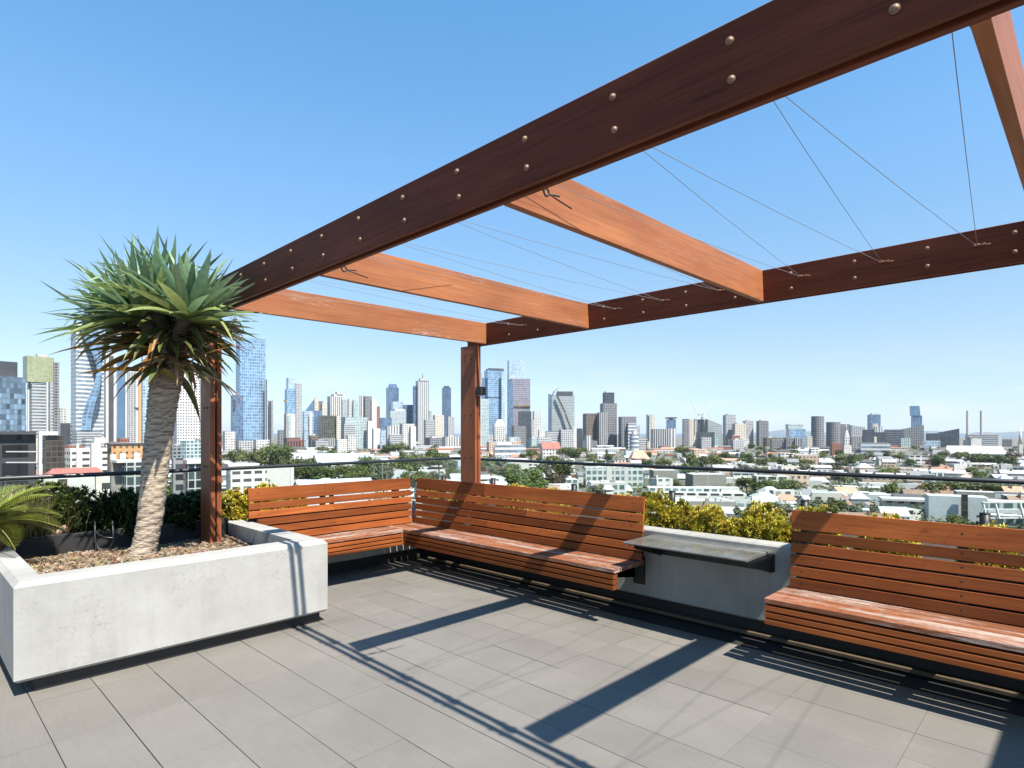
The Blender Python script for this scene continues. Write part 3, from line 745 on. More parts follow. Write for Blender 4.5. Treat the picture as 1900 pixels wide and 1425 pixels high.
# ------------------------------------------------------------------ bed plants
def rosette_bush(name, n, rad, leaf, per, cin, cout, seed, tipmix=.0, orange=None, gap=.0):
    r = random.Random(seed); b = MB()
    for k in range(n):
        u = r.random(); a = r.random() * 6.283; ct = r.uniform(-.35, 1.0); st = math.sqrt(max(0, 1 - ct * ct))
        lump = 1 + .16 * math.sin(a * 3 + seed) * st + .12 * math.sin(a * 5 + ct * 4 + seed * 2)
        rr = rad * lump * (.80 + .22 * u if r.random() < .8 else r.uniform(.4, .8))
        nrm = Vector((math.cos(a) * st, math.sin(a) * st, ct)); p = nrm * rr; p.z = p.z + rad * .45
        ax = (nrm + Vector((0, 0, .55)) + Vector((r.uniform(-.3, .3), r.uniform(-.3, .3), r.uniform(-.2, .3)))).normalized()
        ref = Vector((1, 0, 0)) if abs(ax.x) < .8 else Vector((0, 1, 0)); e1 = ax.cross(ref).normalized(); e2 = ax.cross(e1)
        br = r.uniform(.55, 1.2); org = orange is not None and r.random() < .28
        for j in range(per):
            th = .35 + .95 * (j / per) + r.uniform(-.12, .12); f = j * GA + r.random() * .3
            d = ax * math.cos(th) + (e1 * math.cos(f) + e2 * math.sin(f)) * math.sin(th)
            ce = orange if (org and j < per * .7) else cout
            q = r.uniform(.85, 1.15) * br
            b.strap(p, d, leaf * r.uniform(.75, 1.2), leaf * .40, r.uniform(-.5, .2), tuple(v * q for v in cin), tuple(v * q for v in ce), .25, 3, 2.6, 0, 0, .65)
    for k in range(9):   # woody stems
        a = k * .7; b.tube([(0.02 * math.cos(a), .02 * math.sin(a), -.03), (rad * .5 * math.cos(a), rad * .5 * math.sin(a), rad * .45)], [.010, .006], 5, c=(.09, .06, .04))
    return b.mesh(name, M['succ'])
YB = [rosette_bush('foliage', 640, .19, .035, 8, (.16, .22, .036), (.86, .72, .09), s, 0, (.80, .46, .06)) for s in (3, 5, 9)]
DB = [rosette_bush('foliage', 330, .26, .062, 8, (.024, .044, .013), (.055, .10, .03), s) for s in (21, 22)]
GB = [rosette_bush('foliage', 170, .20, .055, 8, (.05, .08, .02), (.17, .21, .05), s) for s in (31,)]
used = {}
def bush(meshes, i, p, s, name, label, cat, group, rz=None, sz=1.0):
    r = thing(name, label, cat, p, group); me = meshes[i % len(meshes)]
    o = bpy.data.objects.new('foliage', me); COL.objects.link(o); o.parent = r; o.scale = (s, s, s * sz); o.rotation_euler = (0, 0, rnd.random() * 6.28 if rz is None else rz)
    return r
def onX(px, X, py):
    return at(px, X / (FW.x + RT.x * (px - CXP) / FPX), py)
def onY(px, Y, py):
    return at(px, Y / (FW.y + RT.y * (px - CXP) / FPX), py)
G1 = 'yellow tipped succulent bushes along the wall'
YL = [(1214, 4.92, 908, .86, 'yellow tipped succulent bush against the right end of the corner bench'),
      (1262, 5.0, 923, .72, 'golden succulent bush below the black glass clamp behind the wall table'),
      (1316, 4.86, 931, .86, 'broad orange tipped succulent bush behind the middle of the wall table'),
      (1362, 4.74, 958, .62, 'small yellow succulent bush in the gap behind the wall table'),
      (1414, 4.84, 928, .84, 'tall rounded yellow succulent bush behind the right half of the wall table'),
      (1449, 4.74, 952, .58, 'low yellow succulent bush touching the straight bench backrest corner'),
      (1512, 4.90, 936, .95, 'succulent bush peeking over the left end of the straight bench'),
      (1650, 4.75, 951, .92, 'succulent bush peeking over the middle of the straight bench'),
      (1845, 4.75, 966, .90, 'succulent bush below the right hand black clamp at the frame edge'),
      (958, 4.85, 896, 1.15, 'succulent bush peeking over the long backrest just right of the far post'),
      (1030, 4.85, 903, .80, 'small succulent bush just showing above the middle of the long backrest'),
      (1160, 4.90, 911, .80, 'dim succulent bush behind the right end of the long backrest'),
      (870, 5.05, 888, 1.1, 'yellow succulent bush around the foot of the far post')]
def bushtop(meshes, i, p, s, *rest):
    h = max(.12, p.z - .60); p.z = .60; mh = max(v.co.z for v in meshes[i % len(meshes)].vertices)
    return bush(meshes, i, p, s, *rest, sz=h / (mh * s) * 1.04)
for i, (px, X, py, s, lb) in enumerate(YL): bushtop(YB, i, onX(px, X, py), s, 'succulent_bush', lb, 'bush', G1)
for i, (px, Y, py, s, lb) in enumerate([(436, 6.12, 905, 1.1, 'leafy yellow succulent bush between the near post and short backrest'), (492, 6.15, 890, .75, 'yellow succulent bush rising above the left end of the short backrest'),
                                       (550, 6.2, 899, .6, 'small yellow succulent bush behind the middle of the short backrest'), (800, 6.2, 887, .75, 'yellow succulent bush behind the bench corner')]):
    bushtop(YB, i + 1, onY(px, Y, py), s, 'succulent_bush', lb, 'bush', G1)
G2 = 'dark shrubs in the rear bed'
for i, (px, Y, py, s, lb) in enumerate([(230, 6.0, 903, .72, 'dark green rosette shrub just left of the dragon tree trunk'), (188, 6.0, 926, .75, 'dark glossy shrub second left of the trunk in the rear bed'), 
                                           (335, 6.0, 912, .85, 'dark shaded shrub just right of the dragon tree trunk'), (376, 6.1, 908, .7, 'dark shrub behind the near timber post'), (285, 6.15, 930, .8, 'dark shrub directly behind the trunk')]):
    bushtop(DB, i, onY(px, Y, py), s, 'dark_shrub', lb, 'shrub', G2)
for i, (px, Y, py, s, lb) in enumerate([(118, 6.0, 975, .55, 'small pale green succulent beside the stone in the rear bed'), (140, 5.98, 958, .75, 'light green rosette plant between the stone and the dark shrubs'), (92, 6.2, 950, .8, 'light green plant under the dry grass')]):
    bush(GB, i, onY(px, Y, py), s, 'green_succulent', lb, 'plant', 'light green plants in the rear bed')
b = MB(); c = onY(108, 5.95, 985)
for k in range(7):
    pass
rr = [[b.vert(c + Vector((math.cos(a) * math.sin(t), math.sin(a) * math.sin(t), math.cos(t) * .7)) * .075 * (1 + .18 * math.sin(a * 3 + t * 4)), (.34, .22, .16)) for a in [2 * math.pi * k / 12 for k in range(12)]] for t in [.15 + .45 * i for i in range(7)]]
for i in range(6):
    for k in range(12): b.face([rr[i][k], rr[i+1][k], rr[i+1][(k+1) % 12], rr[i][(k+1) % 12]], None, 0, True)
b.face(rr[0])
tag(b.build('stone', M['petal']), 'reddish rounded stone lying in the rear garden bed', 'stone')
b = MB()
for k in range(2400):
    px = rnd.uniform(-30, 125) if rnd.random() < .85 else rnd.uniform(100, 330); p = onY(px, rnd.uniform(5.91, 6.40), 900); p.z = .60
    a = rnd.random() * 6.28; hgt = rnd.uniform(.22, .62) * (1.0 if px < 100 else .8)
    g = rnd.random(); c0 = (.14, .16, .05) if g < .4 else (.28, .24, .11); c1 = (.34, .34, .12) if g < .4 else (.54, .46, .27)
    b.strap(p, (math.cos(a) * .45, math.sin(a) * .45, 1), hgt, rnd.uniform(.006, .011), rnd.uniform(.3, 1.1), c0, c1, .1, 4, 1.5)
tag(b.build('grass', M['leaf']), kind='stuff', label='wispy dry grass in the rear bed', cat='grass')
b = MB(); p = at(176, 4.75, 1018)
b.tube([p + RT * .0 + Vector((0, 0, .22)), p + Vector((0, 0, .06)), p + RT * .03 + Vector((0, 0, .0)), p + RT * .11 - Vector((0, 0, .01)), p + RT * .15 + Vector((0, 0, .06)), p + RT * .14 + Vector((0, 0, .22))], .006, 6)
b.tube([p + Vector((0, 0, .13)), p + RT * .08 + Vector((0, 0, .09)), p + RT * .17 + Vector((0, 0, .085))], .005, 6)
tag(b.build('irrigation_hose', M['rail']), 'thin dark irrigation hose looping out of the mulch by the trunk', 'hose')
# ------------------------------------------------------------------ city skyline
LM = []      # (px, D, short name) landmarks for labels of the low buildings and trees
W_ = (.52, .505, .48); LG = (.40, .40, .40); DG = (.085, .088, .095); CR = (.56, .50, .42); MG = (.22, .22, .225)
GB_ = (.20, .34, .50); GD = (.045, .065, .09); GT = (.15, .27, .29); GG = (.20, .23, .24); GS = (.34, .46, .56)
roofg = plain('flat_roof', (.30, .30, .29), .85, 0, .2, .3); roofw = plain('white_roof', (.47, .47, .455), .7, 0, .12, .3); roofd = plain('dark_roof', (.08, .08, .085), .8, 0, .2, .3)
F = {
 'reflect': facade((.05, .07, .10), (.17, .24, .31), 2.2, 3.8, .9, .9, .5, .75),
 'bluegl': facade((.30, .38, .45), GB_, 4, 7, .85, .85, .55, .35), 'blued': facade((.10, .14, .20), (.12, .20, .31), 4, 7, .85, .85, .5, .35),
 'bluel': facade((.40, .46, .52), (.36, .48, .58), 5, 7, .8, .8, .5, .3), 'teal': facade((.45, .48, .47), GT, 4.5, 4, .7, .65, .35, .5),
 'dark': facade((.05, .055, .06), GD, 4, 4, .75, .7, .4, .6), 'darkband': facade((.13, .13, .14), GD, 4, 4.5, 1, .6, .4, .4),
 'white': facade(W_, (.16, .18, .20), 5, 5, .55, .55, .1, .6), 'whiteband': facade(W_, (.18, .24, .30), 4, 8, 1, .55, .25, .25),
 'whitestripe': facade(W_, (.12, .14, .16), 7, 4, .45, 1, .2, .2), 'darkstripe': facade((.36, .36, .36), (.05, .06, .07), 5, 4, .5, 1, .2, .3),
 'grey': facade(LG, (.10, .12, .14), 5, 4.5, .6, .55, .2, .6), 'greyd': facade(MG, (.05, .06, .075), 5, 4.5, .65, .6, .25, .6),
 'greyband': facade(LG, (.13, .16, .18), 5, 5, 1, .5, .2, .3), 'cream': facade(CR, (.12, .12, .12), 5, 5, .5, .5, .1, .6),
 'brown': facade((.16, .125, .10), (.06, .055, .05), 4, 4.5, .7, .6, .3, .6), 'purple': facade((.25, .23, .26), (.20, .19, .24), 5, 7, .8, .7, .35, .3),
 'olive': facade((.10, .10, .085), (.075, .078, .06), 5, 4, .85, .8, .4, .5), 'redbrick': facade((.26, .10, .065), (.06, .05, .05), 4, 4, .45, .5, 0, .5),
 'maroon': facade((.20, .085, .08), (.03, .03, .035), 7, 22, .5, .8, 0, .3), 'orange': facade((.46, .25, .11), (.10, .08, .06), 4, 4.5, .45, .45, 0, .4),
 'mesh': facade((.27, .29, .17), (.22, .25, .15), 3, 4, .6, .6, 0, .3), 'dots': facade((.60, .59, .57), (.045, .045, .05), 3.6, 4.2, .55, .5, 0, .9),
 'greygreen': facade((.33, .36, .35), (.24, .28, .28), 5, 5, .85, .6, .3, .25), 'concrete': plain('tower_concrete', (.42, .41, .39), .8, 0, .15, .05),
 'darkp': plain('tower_dark_panel', (.07, .075, .085), .5, .3, .2, .05), 'whitep': plain('white_panel', (.50, .49, .475), .7, 0, .08, .08), 'steelp': plain('tower_blue_panel', (.16, .27, .40), .2, .6, .2, .05),
 'goldp': plain('gold_panel', (.45, .28, .06), .3, .6, .1, .1), 'stonep': plain('pale_stone', (.47, .45, .41), .8, 0, .15, .2), 'orangep': plain('orange_steel', (.52, .30, .14), .6, 0, .1, .1), 'brickp': plain('red_brick', (.27, .105, .07), .85, 0, .2, .5)}

def quad(px0, px1, D, phi, r, off=0.0, dmin=0.0):
    """footprint (ccw) of a block seen between px0 and px1, its front turned phi to the right"""
    pc = (px0 + px1) / 2; c = at(pc, D); c.z = 0; rad = Vector((c.x, c.y, 0)).normalized(); tt = Vector((rad.y, -rad.x, 0))
    psi = math.acos(max(-1, min(1, rad.dot(FW)))); Wd = (px1 - px0) / FPX * D * math.cos(psi)
    ph = abs(phi); w = Wd / (math.cos(ph) + r * math.sin(ph)); dp = max(r * w, dmin)
    nrm = -rad * math.cos(phi) + tt * math.sin(phi); ax = Vector((nrm.y, -nrm.x, 0))
    cen = c + rad * (dp / 2 * math.cos(ph) + w / 2 * math.sin(ph) + off)
    return [(cen + ax * (sx * w / 2) - nrm * (sy * dp / 2)) for sx, sy in ((1, -1), (-1, -1), (-1, 1), (1, 1))][::-1], nrm, ax, cen, w, dp
def zof(py, D): return CAMZ - (py - HYP) / FPX * D
def ccw(p): 
    a = sum(p[i].x * p[(i+1) % len(p)].y - p[(i+1) % len(p)].x * p[i].y for i in range(len(p)))
    return p if a > 0 else p[::-1]
def T(kind, label, cat, D, segs, phi=22, r=.8, lm=None, group='skyline towers', roof=None):
    """segs: (part name, px0, px1, py top, py bottom or None for ground, facade key, extra)"""
    ph = R(phi); p0, p1 = segs[0][1], segs[0][2]
    q, nrm, ax, cen, w, dp = quad(p0, p1, D, ph, r)
    root = thing(kind, label, cat, (cen.x, cen.y, GZ), group)
    for sgm in segs:
        part, a, e, ty, by_, fk = sgm[:6]; ex = sgm[6] if len(sgm) > 6 else {}
        DD = D + ex.get('d', 0); b = MB()
        z1 = zof(ty, DD); z0 = GZ if by_ is None else zof(by_, DD)
        rr = ex.get('r', r); pp = R(ex['phi']) if 'phi' in ex else ph
        if ex.get('cyl'):
            c = at((a + e) / 2, DD); rad_ = (e - a) / 2 / FPX * DD; k = 28
            c = c + Vector((c.x, c.y, 0)).normalized() * rad_
            poly = [Vector((c.x + rad_ * math.cos(2*math.pi*i/k), c.y + rad_ * math.sin(2*math.pi*i/k), 0)) for i in range(k)]
        else:
            poly = ccw(quad(a, e, DD, pp, rr)[0])
        zt = None
        if 'slope' in ex:     # roof height falls towards one side: list of (px, py)
            zt = []
            for v in poly:
                d_ = v.dot(FW); x_ = CXP + FPX * v.dot(RT) / d_; f = max(0, min(1, (x_ - a) / (e - a))); y0, y1 = ex['slope']
                zt.append(zof(y0 + (y1 - y0) * f, DD))
        if 'taper' in ex:
            c0 = sum(poly, Vector()) / len(poly); tp = [c0 + (v - c0) * ex['taper'] + RT * ex.get('lean', 0) for v in poly]
            va = [b.vert((v.x, v.y, z0)) for v in poly]; vb = [b.vert((v.x, v.y, z1)) for v in tp]; qq = 0; n = len(poly)
            for i in range(n):
                j = (i + 1) % n; l = (poly[j] - poly[i]).length
                b.face([va[i], va[j], vb[j], vb[i]], [(qq, 0), (qq + l, 0), (qq + l, z1 - z0), (qq, z1 - z0)]); qq += l
            b.face(vb, [(0, 0)] * n, 1)
        else: b.prism([(v.x, v.y) for v in poly], z0, z1, zt=zt)
        b.build(part, [F[fk], roof or (roofd if ex.get('dk') else roofg)], root, ex.get('label'))
    if lm: LM.append(((p0 + p1) / 2, D, lm))
    return root
def spire(root, px, D, y0, y1, r0, r1, fk, name='spire'):
    b = MB(); b.tube([at(px, D, y0), at(px, D, (y0 + y1) / 2), at(px, D, y1)], [r0, (r0 + r1) / 2, r1], 8); b.build(name, F[fk], root)

# ---- left group
T('glass_office', 'dark reflective glass office block at the left edge of the skyline', 'office block', 420, [('facade', -60, 50, 697, None, 'reflect', {}), ('roof_plant', -60, 34, 668, 697, 'darkp', {'d': 6})], 14, .5, 'dark glass block')
T('apartment_tower', 'apartment tower topped by yellow green scaffold mesh with two white balcony strips', 'tower', 950, [('shaft', 50, 109, 712, None, 'greyband'), ('scaffold_mesh', 42, 101, 661, 709, 'mesh', {'d': -3, 'r': .7}), ('lift_core', 66, 88, 657, 662, 'concrete', {'d': 8}), ('side_wing', 99, 110, 672, None, 'greyd', {'d': 12}), ('balcony_strip', 51, 57, 709, None, 'whitestripe', {'d': -4, 'r': .3}), ('balcony_strip', 86, 95, 709, None, 'whitestripe', {'d': -4, 'r': .3})], 14, .8, 'scaffolded tower')
T('office_block', 'small round shouldered pale block behind a black box building, left of the banded tower', 'office block', 1200, [('shaft', 109, 125, 757, None, 'white'), ('front_block', 112, 131, 785, None, 'darkp', {'d': -30})], 18, .8, 'black box block')
wt = T('banded_tower', 'tall white banded tower with blue wave of glass, left of the dragon tree trunk', 'tower', 1150, [('shaft', 131, 193, 601, None, 'whiteband'), ('podium', 133, 190, 800, None, 'greyband', {'d': -25})], 16, .7, 'white banded tower')
b = MB(); Dw = 1142   # blue wave of glass on the front
wl_ = [(150, 798), (153, 770), (160, 745), (172, 720), (178, 700), (180, 680), (172, 655), (160, 635), (152, 615)]; wr_ = [(168, 798), (170, 775), (176, 750), (184, 725), (188, 700), (190, 680), (189, 655), (186, 635), (184, 606)]
nv = Vector((at(165, 1).x, at(165, 1).y, 0)).normalized()
for (a0, a1), (e0, e1) in zip(zip(wl_, wl_[1:]), zip(wr_, wr_[1:])):
    P4 = [at(e0[0], Dw, e0[1]), at(e1[0], Dw, e1[1]), at(a1[0], Dw, a1[1]), at(a0[0], Dw, a0[1])]; B4 = [p + nv * 30 for p in P4]
    ids = [b.vert(p) for p in P4]; idb = [b.vert(p) for p in B4]
    b.face(ids, [(0, p.z) if i > 1 else (8, p.z) for i, p in enumerate(P4)])
    for i in (0, 2): b.face([ids[(i+1) % 4], ids[i], idb[i], idb[(i+1) % 4]])
b.build('glass_wave', [F['bluegl'], roofg], wt)
T('striped_tower', 'slim white and charcoal striped tower right beside the banded tower', 'tower', 1200, [('shaft', 193, 216, 655, None, 'whitep'), ('dark_strip', 202, 211, 660, None, 'darkp', {'d': -6, 'r': .3})], 12, .8, 'striped slim tower')
T('blue_tower', 'slim tower with violet blue panels behind the dragon tree leaves', 'tower', 1260, [('shaft', 216, 234, 668, None, 'steelp'), ('side_wing', 232, 236, 668, None, 'whitep', {'d': 4})], 10, .8)
T('grey_tower', 'mid grey fine windowed tower left of the orange flue', 'tower', 1300, [('shaft', 234, 254, 690, None, 'grey')], 15, .8, 'grey tower')
T('flue_stack', 'thin white and orange flue stack standing left of the dragon tree trunk', 'flue', 900, [('stack', 252, 257, 680, None, 'whitep', {'cyl': 1}), ('stack', 257, 262, 690, None, 'orangep', {'cyl': 1}), ('collar', 250, 262, 756, 758, 'darkp', {'cyl': 1, 'd': -1})], 0, 1, 'orange flue')
T('lattice_tower', 'white framed pale blue glass tower just left of the trunk', 'tower', 1250, [('shaft', 262, 281, 660, None, 'bluel')], 15, .8)
T('dotted_tower', 'white tower peppered with small dark windows between trunk and near post', 'tower', 900, [('shaft', 321, 372, 676, None, 'dots'), ('podium', 318, 376, 828, None, 'cream', {'d': -15})], 12, .8, 'dotted white tower')
T('dark_slim_tower', 'dark slim tower half hidden by the near timber post', 'tower', 1100, [('shaft', 369, 386, 690, None, 'dark')], 15, .8)
T('glass_tower', 'tall sheer blue glass tower right of the near timber post', 'tower', 1350, [('shaft', 437, 493, 627, None, 'bluegl'), ('lower_wing', 428, 452, 733, None, 'blued', {'d': -15}), ('lift_core', 432, 437, 742, 760, 'darkp', {'d': -20}), ('zigzag_strip', 491, 497, 704, None, 'darkstripe', {'d': 5})], 14, .7, 'tall blue glass tower')
T('apartment_tower', 'narrow grey and white tower right behind the tall blue glass tower', 'tower', 1500, [('shaft', 494, 507, 742, None, 'grey'), ('dark_strip', 498, 504, 745, None, 'darkp', {'d': -8, 'r': .3})], 16, .8)
T('mid_block', 'cluster of low white and grey offices at the foot of the blue glass tower', 'office block', 1150, [('shaft', 413, 437, 800, None, 'white'), ('side_wing', 437, 472, 818, None, 'grey'), ('side_wing', 470, 500, 816, None, 'white')], 16, .8)
T('slate_block', 'dark slate block left of the stepped blue and grey tower', 'office block', 1700, [('shaft', 515, 528, 798, None, 'greyd')], 16, .8)
T('stepped_tower', 'twin tower of stepped blue glass and grey stone with a gold notch', 'tower', 1800, [('shaft', 546, 560, 711, None, 'grey'), ('glass_shaft', 528, 549, 722, None, 'bluegl', {'d': -10}), ('crown', 531, 548, 701, 723, 'bluel', {'d': -8}), ('gold_notch', 526, 534, 742, 745, 'goldp', {'d': -16})], 18, .8, 'stepped twin tower')
T('stone_block', 'pale stone block with teal centre strip on an arched maroon base', 'office block', 1500, [('shaft', 527, 548, 768, None, 'stonep'), ('teal_strip', 533, 539, 770, 812, 'teal', {'d': -4, 'r': .3}), ('arched_base', 526, 558, 812, None, 'maroon', {'d': -8})], 18, .8, 'arched maroon base')
T('sail_tower', 'blue glass building whose roof sweeps up like a sail', 'tower', 1900, [('shaft', 562, 588, 740, None, 'steelp', {'slope': (768, 733), 'r': .5}), ('stone_end', 583, 591, 736, None, 'cream', {'d': 4})], 8, .5, 'sail roofed building')
T('blue_block', 'sky blue glass block with one white stripe below the sail roof', 'office block', 1600, [('shaft', 561, 582, 763, None, 'bluel'), ('white_stripe', 574, 578, 763, None, 'whitep', {'d': -5, 'r': .3})], 14, .8)
T('grey_block', 'blue grey glass block between the white striped block and the bronze office', 'office block', 1650, [('shaft', 579, 598, 762, None, 'blued')], 16, .8)
T('beige_block', 'beige and dark grey pair of blocks right of the sail roof', 'office block', 2000, [('shaft', 589, 600, 744, None, 'greyd'), ('side_wing', 596, 606, 747, None, 'cream', {'d': -10})], 16, .8)
T('white_tower', 'broad white office tower with stepped plant rooms on its roof', 'tower', 2000, [('shaft', 607, 636, 735, None, 'whitestripe'), ('crown', 614, 640, 731, 736, 'whitep', {'d': 6}), ('crown', 622, 637, 727, 732, 'concrete', {'d': 8}), ('side_wing', 633, 645, 741, None, 'teal', {'d': 10})], 18, .8, 'broad white tower')
T('bronze_office', 'broad bronze brown glass office on a ribbed concrete base', 'office block', 1450, [('shaft', 590, 626, 771, None, 'olive'), ('gold_edge', 623, 632, 772, None, 'cream', {'d': 6}), ('ribbed_base', 587, 622, 813, None, 'darkstripe', {'d': -10})], 15, .8, 'bronze glass office')
T('white_block', 'white block with teal balconies left of the striped twin slab', 'apartment block', 1900, [('shaft', 645, 656, 740, None, 'white'), ('balcony_strip', 654, 665, 742, None, 'teal', {'d': -6})], 16, .8)
T('twin_slab', 'white twin slab tower with dark recess down the middle', 'tower', 1950, [('shaft', 667, 677, 734, None, 'whitestripe'), ('dark_recess', 675, 690, 735, None, 'greyd', {'d': -5}), ('side_wing', 688, 699, 741, None, 'whitep', {'d': -3})], 14, .8, 'white twin slab')
T('brown_block', 'slim reddish brown block right of the white twin slab', 'office block', 2200, [('shaft', 697, 705, 754, None, 'redbrick')], 16, .8)
T('teal_apartments', 'wide apartment block of teal and white balconies', 'apartment block', 1500, [('shaft', 632, 683, 774, None, 'teal'), ('side_wing', 634, 660, 786, None, 'greyband', {'d': -15}), ('end_wall', 680, 697, 781, None, 'whitep', {'d': -4})], 16, .7, 'teal balcony block')
T('white_cube', 'white rendered slab with a pale blue side, below the white twin slab', 'office block', 1350, [('shaft', 690, 706, 795, None, 'whitep'), ('side_wing', 704, 716, 797, None, 'bluel', {'d': 3})], 16, .8)
T('patterned_block', 'low black and white patterned car park at the bronze office foot', 'car park', 1250, [('shaft', 622, 645, 815, None, 'dots'), ('side_wing', 642, 662, 808, None, 'white', {'d': 8})], 16, .8)
T('round_top_tower', 'blue glass tower with chamfered round top', 'tower', 2300, [('shaft', 716, 740, 719, None, 'blued'), ('crown', 719, 738, 712, 719.5, 'blued', {'taper': .7}), ('front_wing', 726, 748, 745, None, 'bluel', {'d': -60})], 12, .8, 'round topped blue tower')
T('dark_block', 'dark blue block right of the round topped tower', 'office block', 2200, [('shaft', 747, 766, 751, None, 'blued')], 16, .8)
T('teal_block', 'teal and white office with flat white top below the round topped tower', 'office block', 1900, [('shaft', 718, 753, 762, None, 'teal'), ('roof_plant', 728, 752, 759, 763, 'whitep', {'d': 6})], 16, .8)
T('steel_block', 'low steel grey glass block in front of the teal office', 'office block', 1700, [('shaft', 703, 727, 775, None, 'blued')], 16, .8)
T('pale_block', 'pale ribbed office block before the steel grey glass block', 'office block', 1500, [('shaft', 714, 742, 790, None, 'whitestripe'), ('base', 716, 756, 806, None, 'greyband', {'d': -10})], 16, .8)
T('white_apartments', 'white stepped apartment block left of the ribbed silver tower', 'apartment block', 1500, [('shaft', 742, 769, 786, None, 'white'), ('side_wing', 760, 772, 791, None, 'whitep', {'d': -5})], 16, .8)
rt = T('ribbed_tower', 'silver and blue ribbed tower with a pointed crown and mast', 'tower', 2150, [('shaft', 771, 796, 706, None, 'whitestripe'), ('side_wing', 766, 775, 716, None, 'blued', {'d': 10}), ('crown', 775, 794, 701, 706.5, 'darkp', {'taper': .6})], 16, .8, 'ribbed silver tower')
spire(rt, 784, 2165, 702, 692, 1.6, .4, 'darkp')
T('slim_dark_tower', 'slim dark blue tower left of the far timber post', 'tower', 2200, [('shaft', 820, 837, 719, None, 'blued'), ('crown', 823, 834, 716, 719.5, 'darkp')], 18, .9, 'slim dark tower')
T('cream_apartments', 'cream apartment towers below the slim dark tower', 'apartment block', 1700, [('shaft', 803, 824, 770, None, 'cream'), ('side_wing', 786, 806, 779, None, 'greyband', {'d': -60}), ('side_wing', 829, 843, 773, None, 'grey', {'d': 20})], 16, .8, 'cream apartment towers')
T('fine_block', 'thin grey block glimpsed right of the ribbed silver tower', 'office block', 2300, [('shaft', 795, 801, 762, None, 'grey')], 16, .8)
# ---- right of the far post
T('pale_blue_tower', 'pale blue slim tower just right of the far timber post', 'tower', 2300, [('shaft', 886, 895, 692, None, 'bluel')], 16, .8)
T('blue_slab', 'bright blue glass slab tower with lit right edge and a dark belt', 'tower', 2000, [('shaft', 898, 936, 686, None, 'bluegl'), ('crown', 901, 935, 683, 686.5, 'darkp'), ('belt', 897, 937, 736, 738, 'darkp', {'d': -2}), ('edge_strip', 930, 937, 690, None, 'bluel', {'d': -4, 'r': .4}), ('side_wing', 894, 902, 701, None, 'steelp', {'d': 10})], 16, .8, 'bright blue slab')  # paler edge strip puts the sunlit right side into the colour
T('green_white_slab', 'green and white slab in front of the bright blue slab', 'apartment block', 1700, [('shaft', 888, 907, 740, None, 'teal'), ('edge_strip', 888, 893, 738, None, 'whitep', {'d': -4, 'r': .3})], 16, .8)
T('gabled_block', 'white block with gabled top at the foot of the blue slab', 'office block', 1500, [('shaft', 915, 938, 790, None, 'white'), ('crown', 915, 938, 778, 790.2, 'whitep', {'taper': .35})], 10, .8, 'white gabled block')
T('purple_tower', 'mauve glass tower with taller wavy blue tower rising behind', 'tower', 2050, [('shaft', 943, 984, 702, None, 'purple'), ('rear_tower', 941, 973, 668, 705, 'bluel', {'d': 30, 'r': .5}), ('dark_edge', 941, 952, 706, None, 'blued', {'d': -5, 'r': .4}), ('belt', 948, 985, 752, 754, 'goldp', {'d': -3})], 14, .8, 'mauve glass tower')
T('dark_terraces', 'dark stepped block below the mauve glass tower', 'office block', 1500, [('shaft', 961, 986, 763, None, 'dark'), ('front_block', 949, 976, 790, None, 'greyd', {'d': -40})], 16, .8)
T('white_slim_block', 'white slender apartment tower right of the mauve glass tower', 'apartment block', 1600, [('shaft', 988, 1005, 763, None, 'white'), ('side_wing', 976, 991, 778, None, 'grey', {'d': -20})], 16, .8, 'white slender tower')
dg = T('diagonal_tower', 'grey green office slab slashed by one dark diagonal line', 'tower', 1900, [('shaft', 1020, 1066, 732, None, 'greygreen'), ('crown', 1032, 1063, 726, 732.2, 'darkp'), ('dark_edge', 1017, 1022, 731, None, 'blued', {'d': 8})], 10, .6, 'diagonal slashed slab')  # dark edge strip carries the left side's shade in its colour
b = MB(); Dd = 1893
for p, q in (((1033, 733), (1049, 766)), ((1049, 768), (1061, 800))): b.bar(at(p[0], Dd, p[1]), at(q[0], Dd, q[1]), 6, 5)
b.build('diagonal_groove', F['darkp'], dg)
b = MB(); b.tube([at(1025, 1900, 733), at(1032, 1900, 718), at(1035, 1900, 730)], [1.6, 3.5, 1.2], 6); b.build('spike', F['concrete'], dg)
T('checker_block', 'low grey and white apartments under the diagonal slashed slab', 'apartment block', 1350, [('shaft', 1008, 1038, 800, None, 'greyband'), ('side_wing', 998, 1012, 798, None, 'dots', {'d': -10}), ('side_wing', 1036, 1064, 797, None, 'grey', {'d': -5})], 16, .8)
T('white_dark_pair', 'narrow white and near black pair of blocks left of the brown stepped tower', 'office block', 1500, [('shaft', 1063, 1070, 792, None, 'whitep'), ('side_wing', 1069, 1081, 795, None, 'dark', {'d': 5})], 12, .8)
T('brown_stepped_tower', 'brown grey stepped tower with a dark crown, tallest right of the diagonal slab', 'tower', 1500, [('shaft', 1113, 1145, 748, None, 'greyd'), ('crown', 1118, 1140, 728, 749, 'dark', {'d': 4}), ('side_wing', 1081, 1112, 767, None, 'brown', {'d': 8}), ('side_wing', 1108, 1128, 765, None, 'darkstripe', {'d': -8}), ('roof_plant', 1121, 1136, 726, 729, 'concrete', {'d': 9})], 18, .8, 'brown stepped tower')
T('balcony_block', 'dark block with white curved balconies right of the brown stepped tower', 'apartment block', 1450, [('shaft', 1147, 1181, 773, None, 'greyd'), ('balcony_strip', 1162, 1181, 785, None, 'whiteband', {'d': -8}), ('side_wing', 1179, 1187, 790, None, 'grey', {'d': 8})], 16, .8, 'white balcony block')
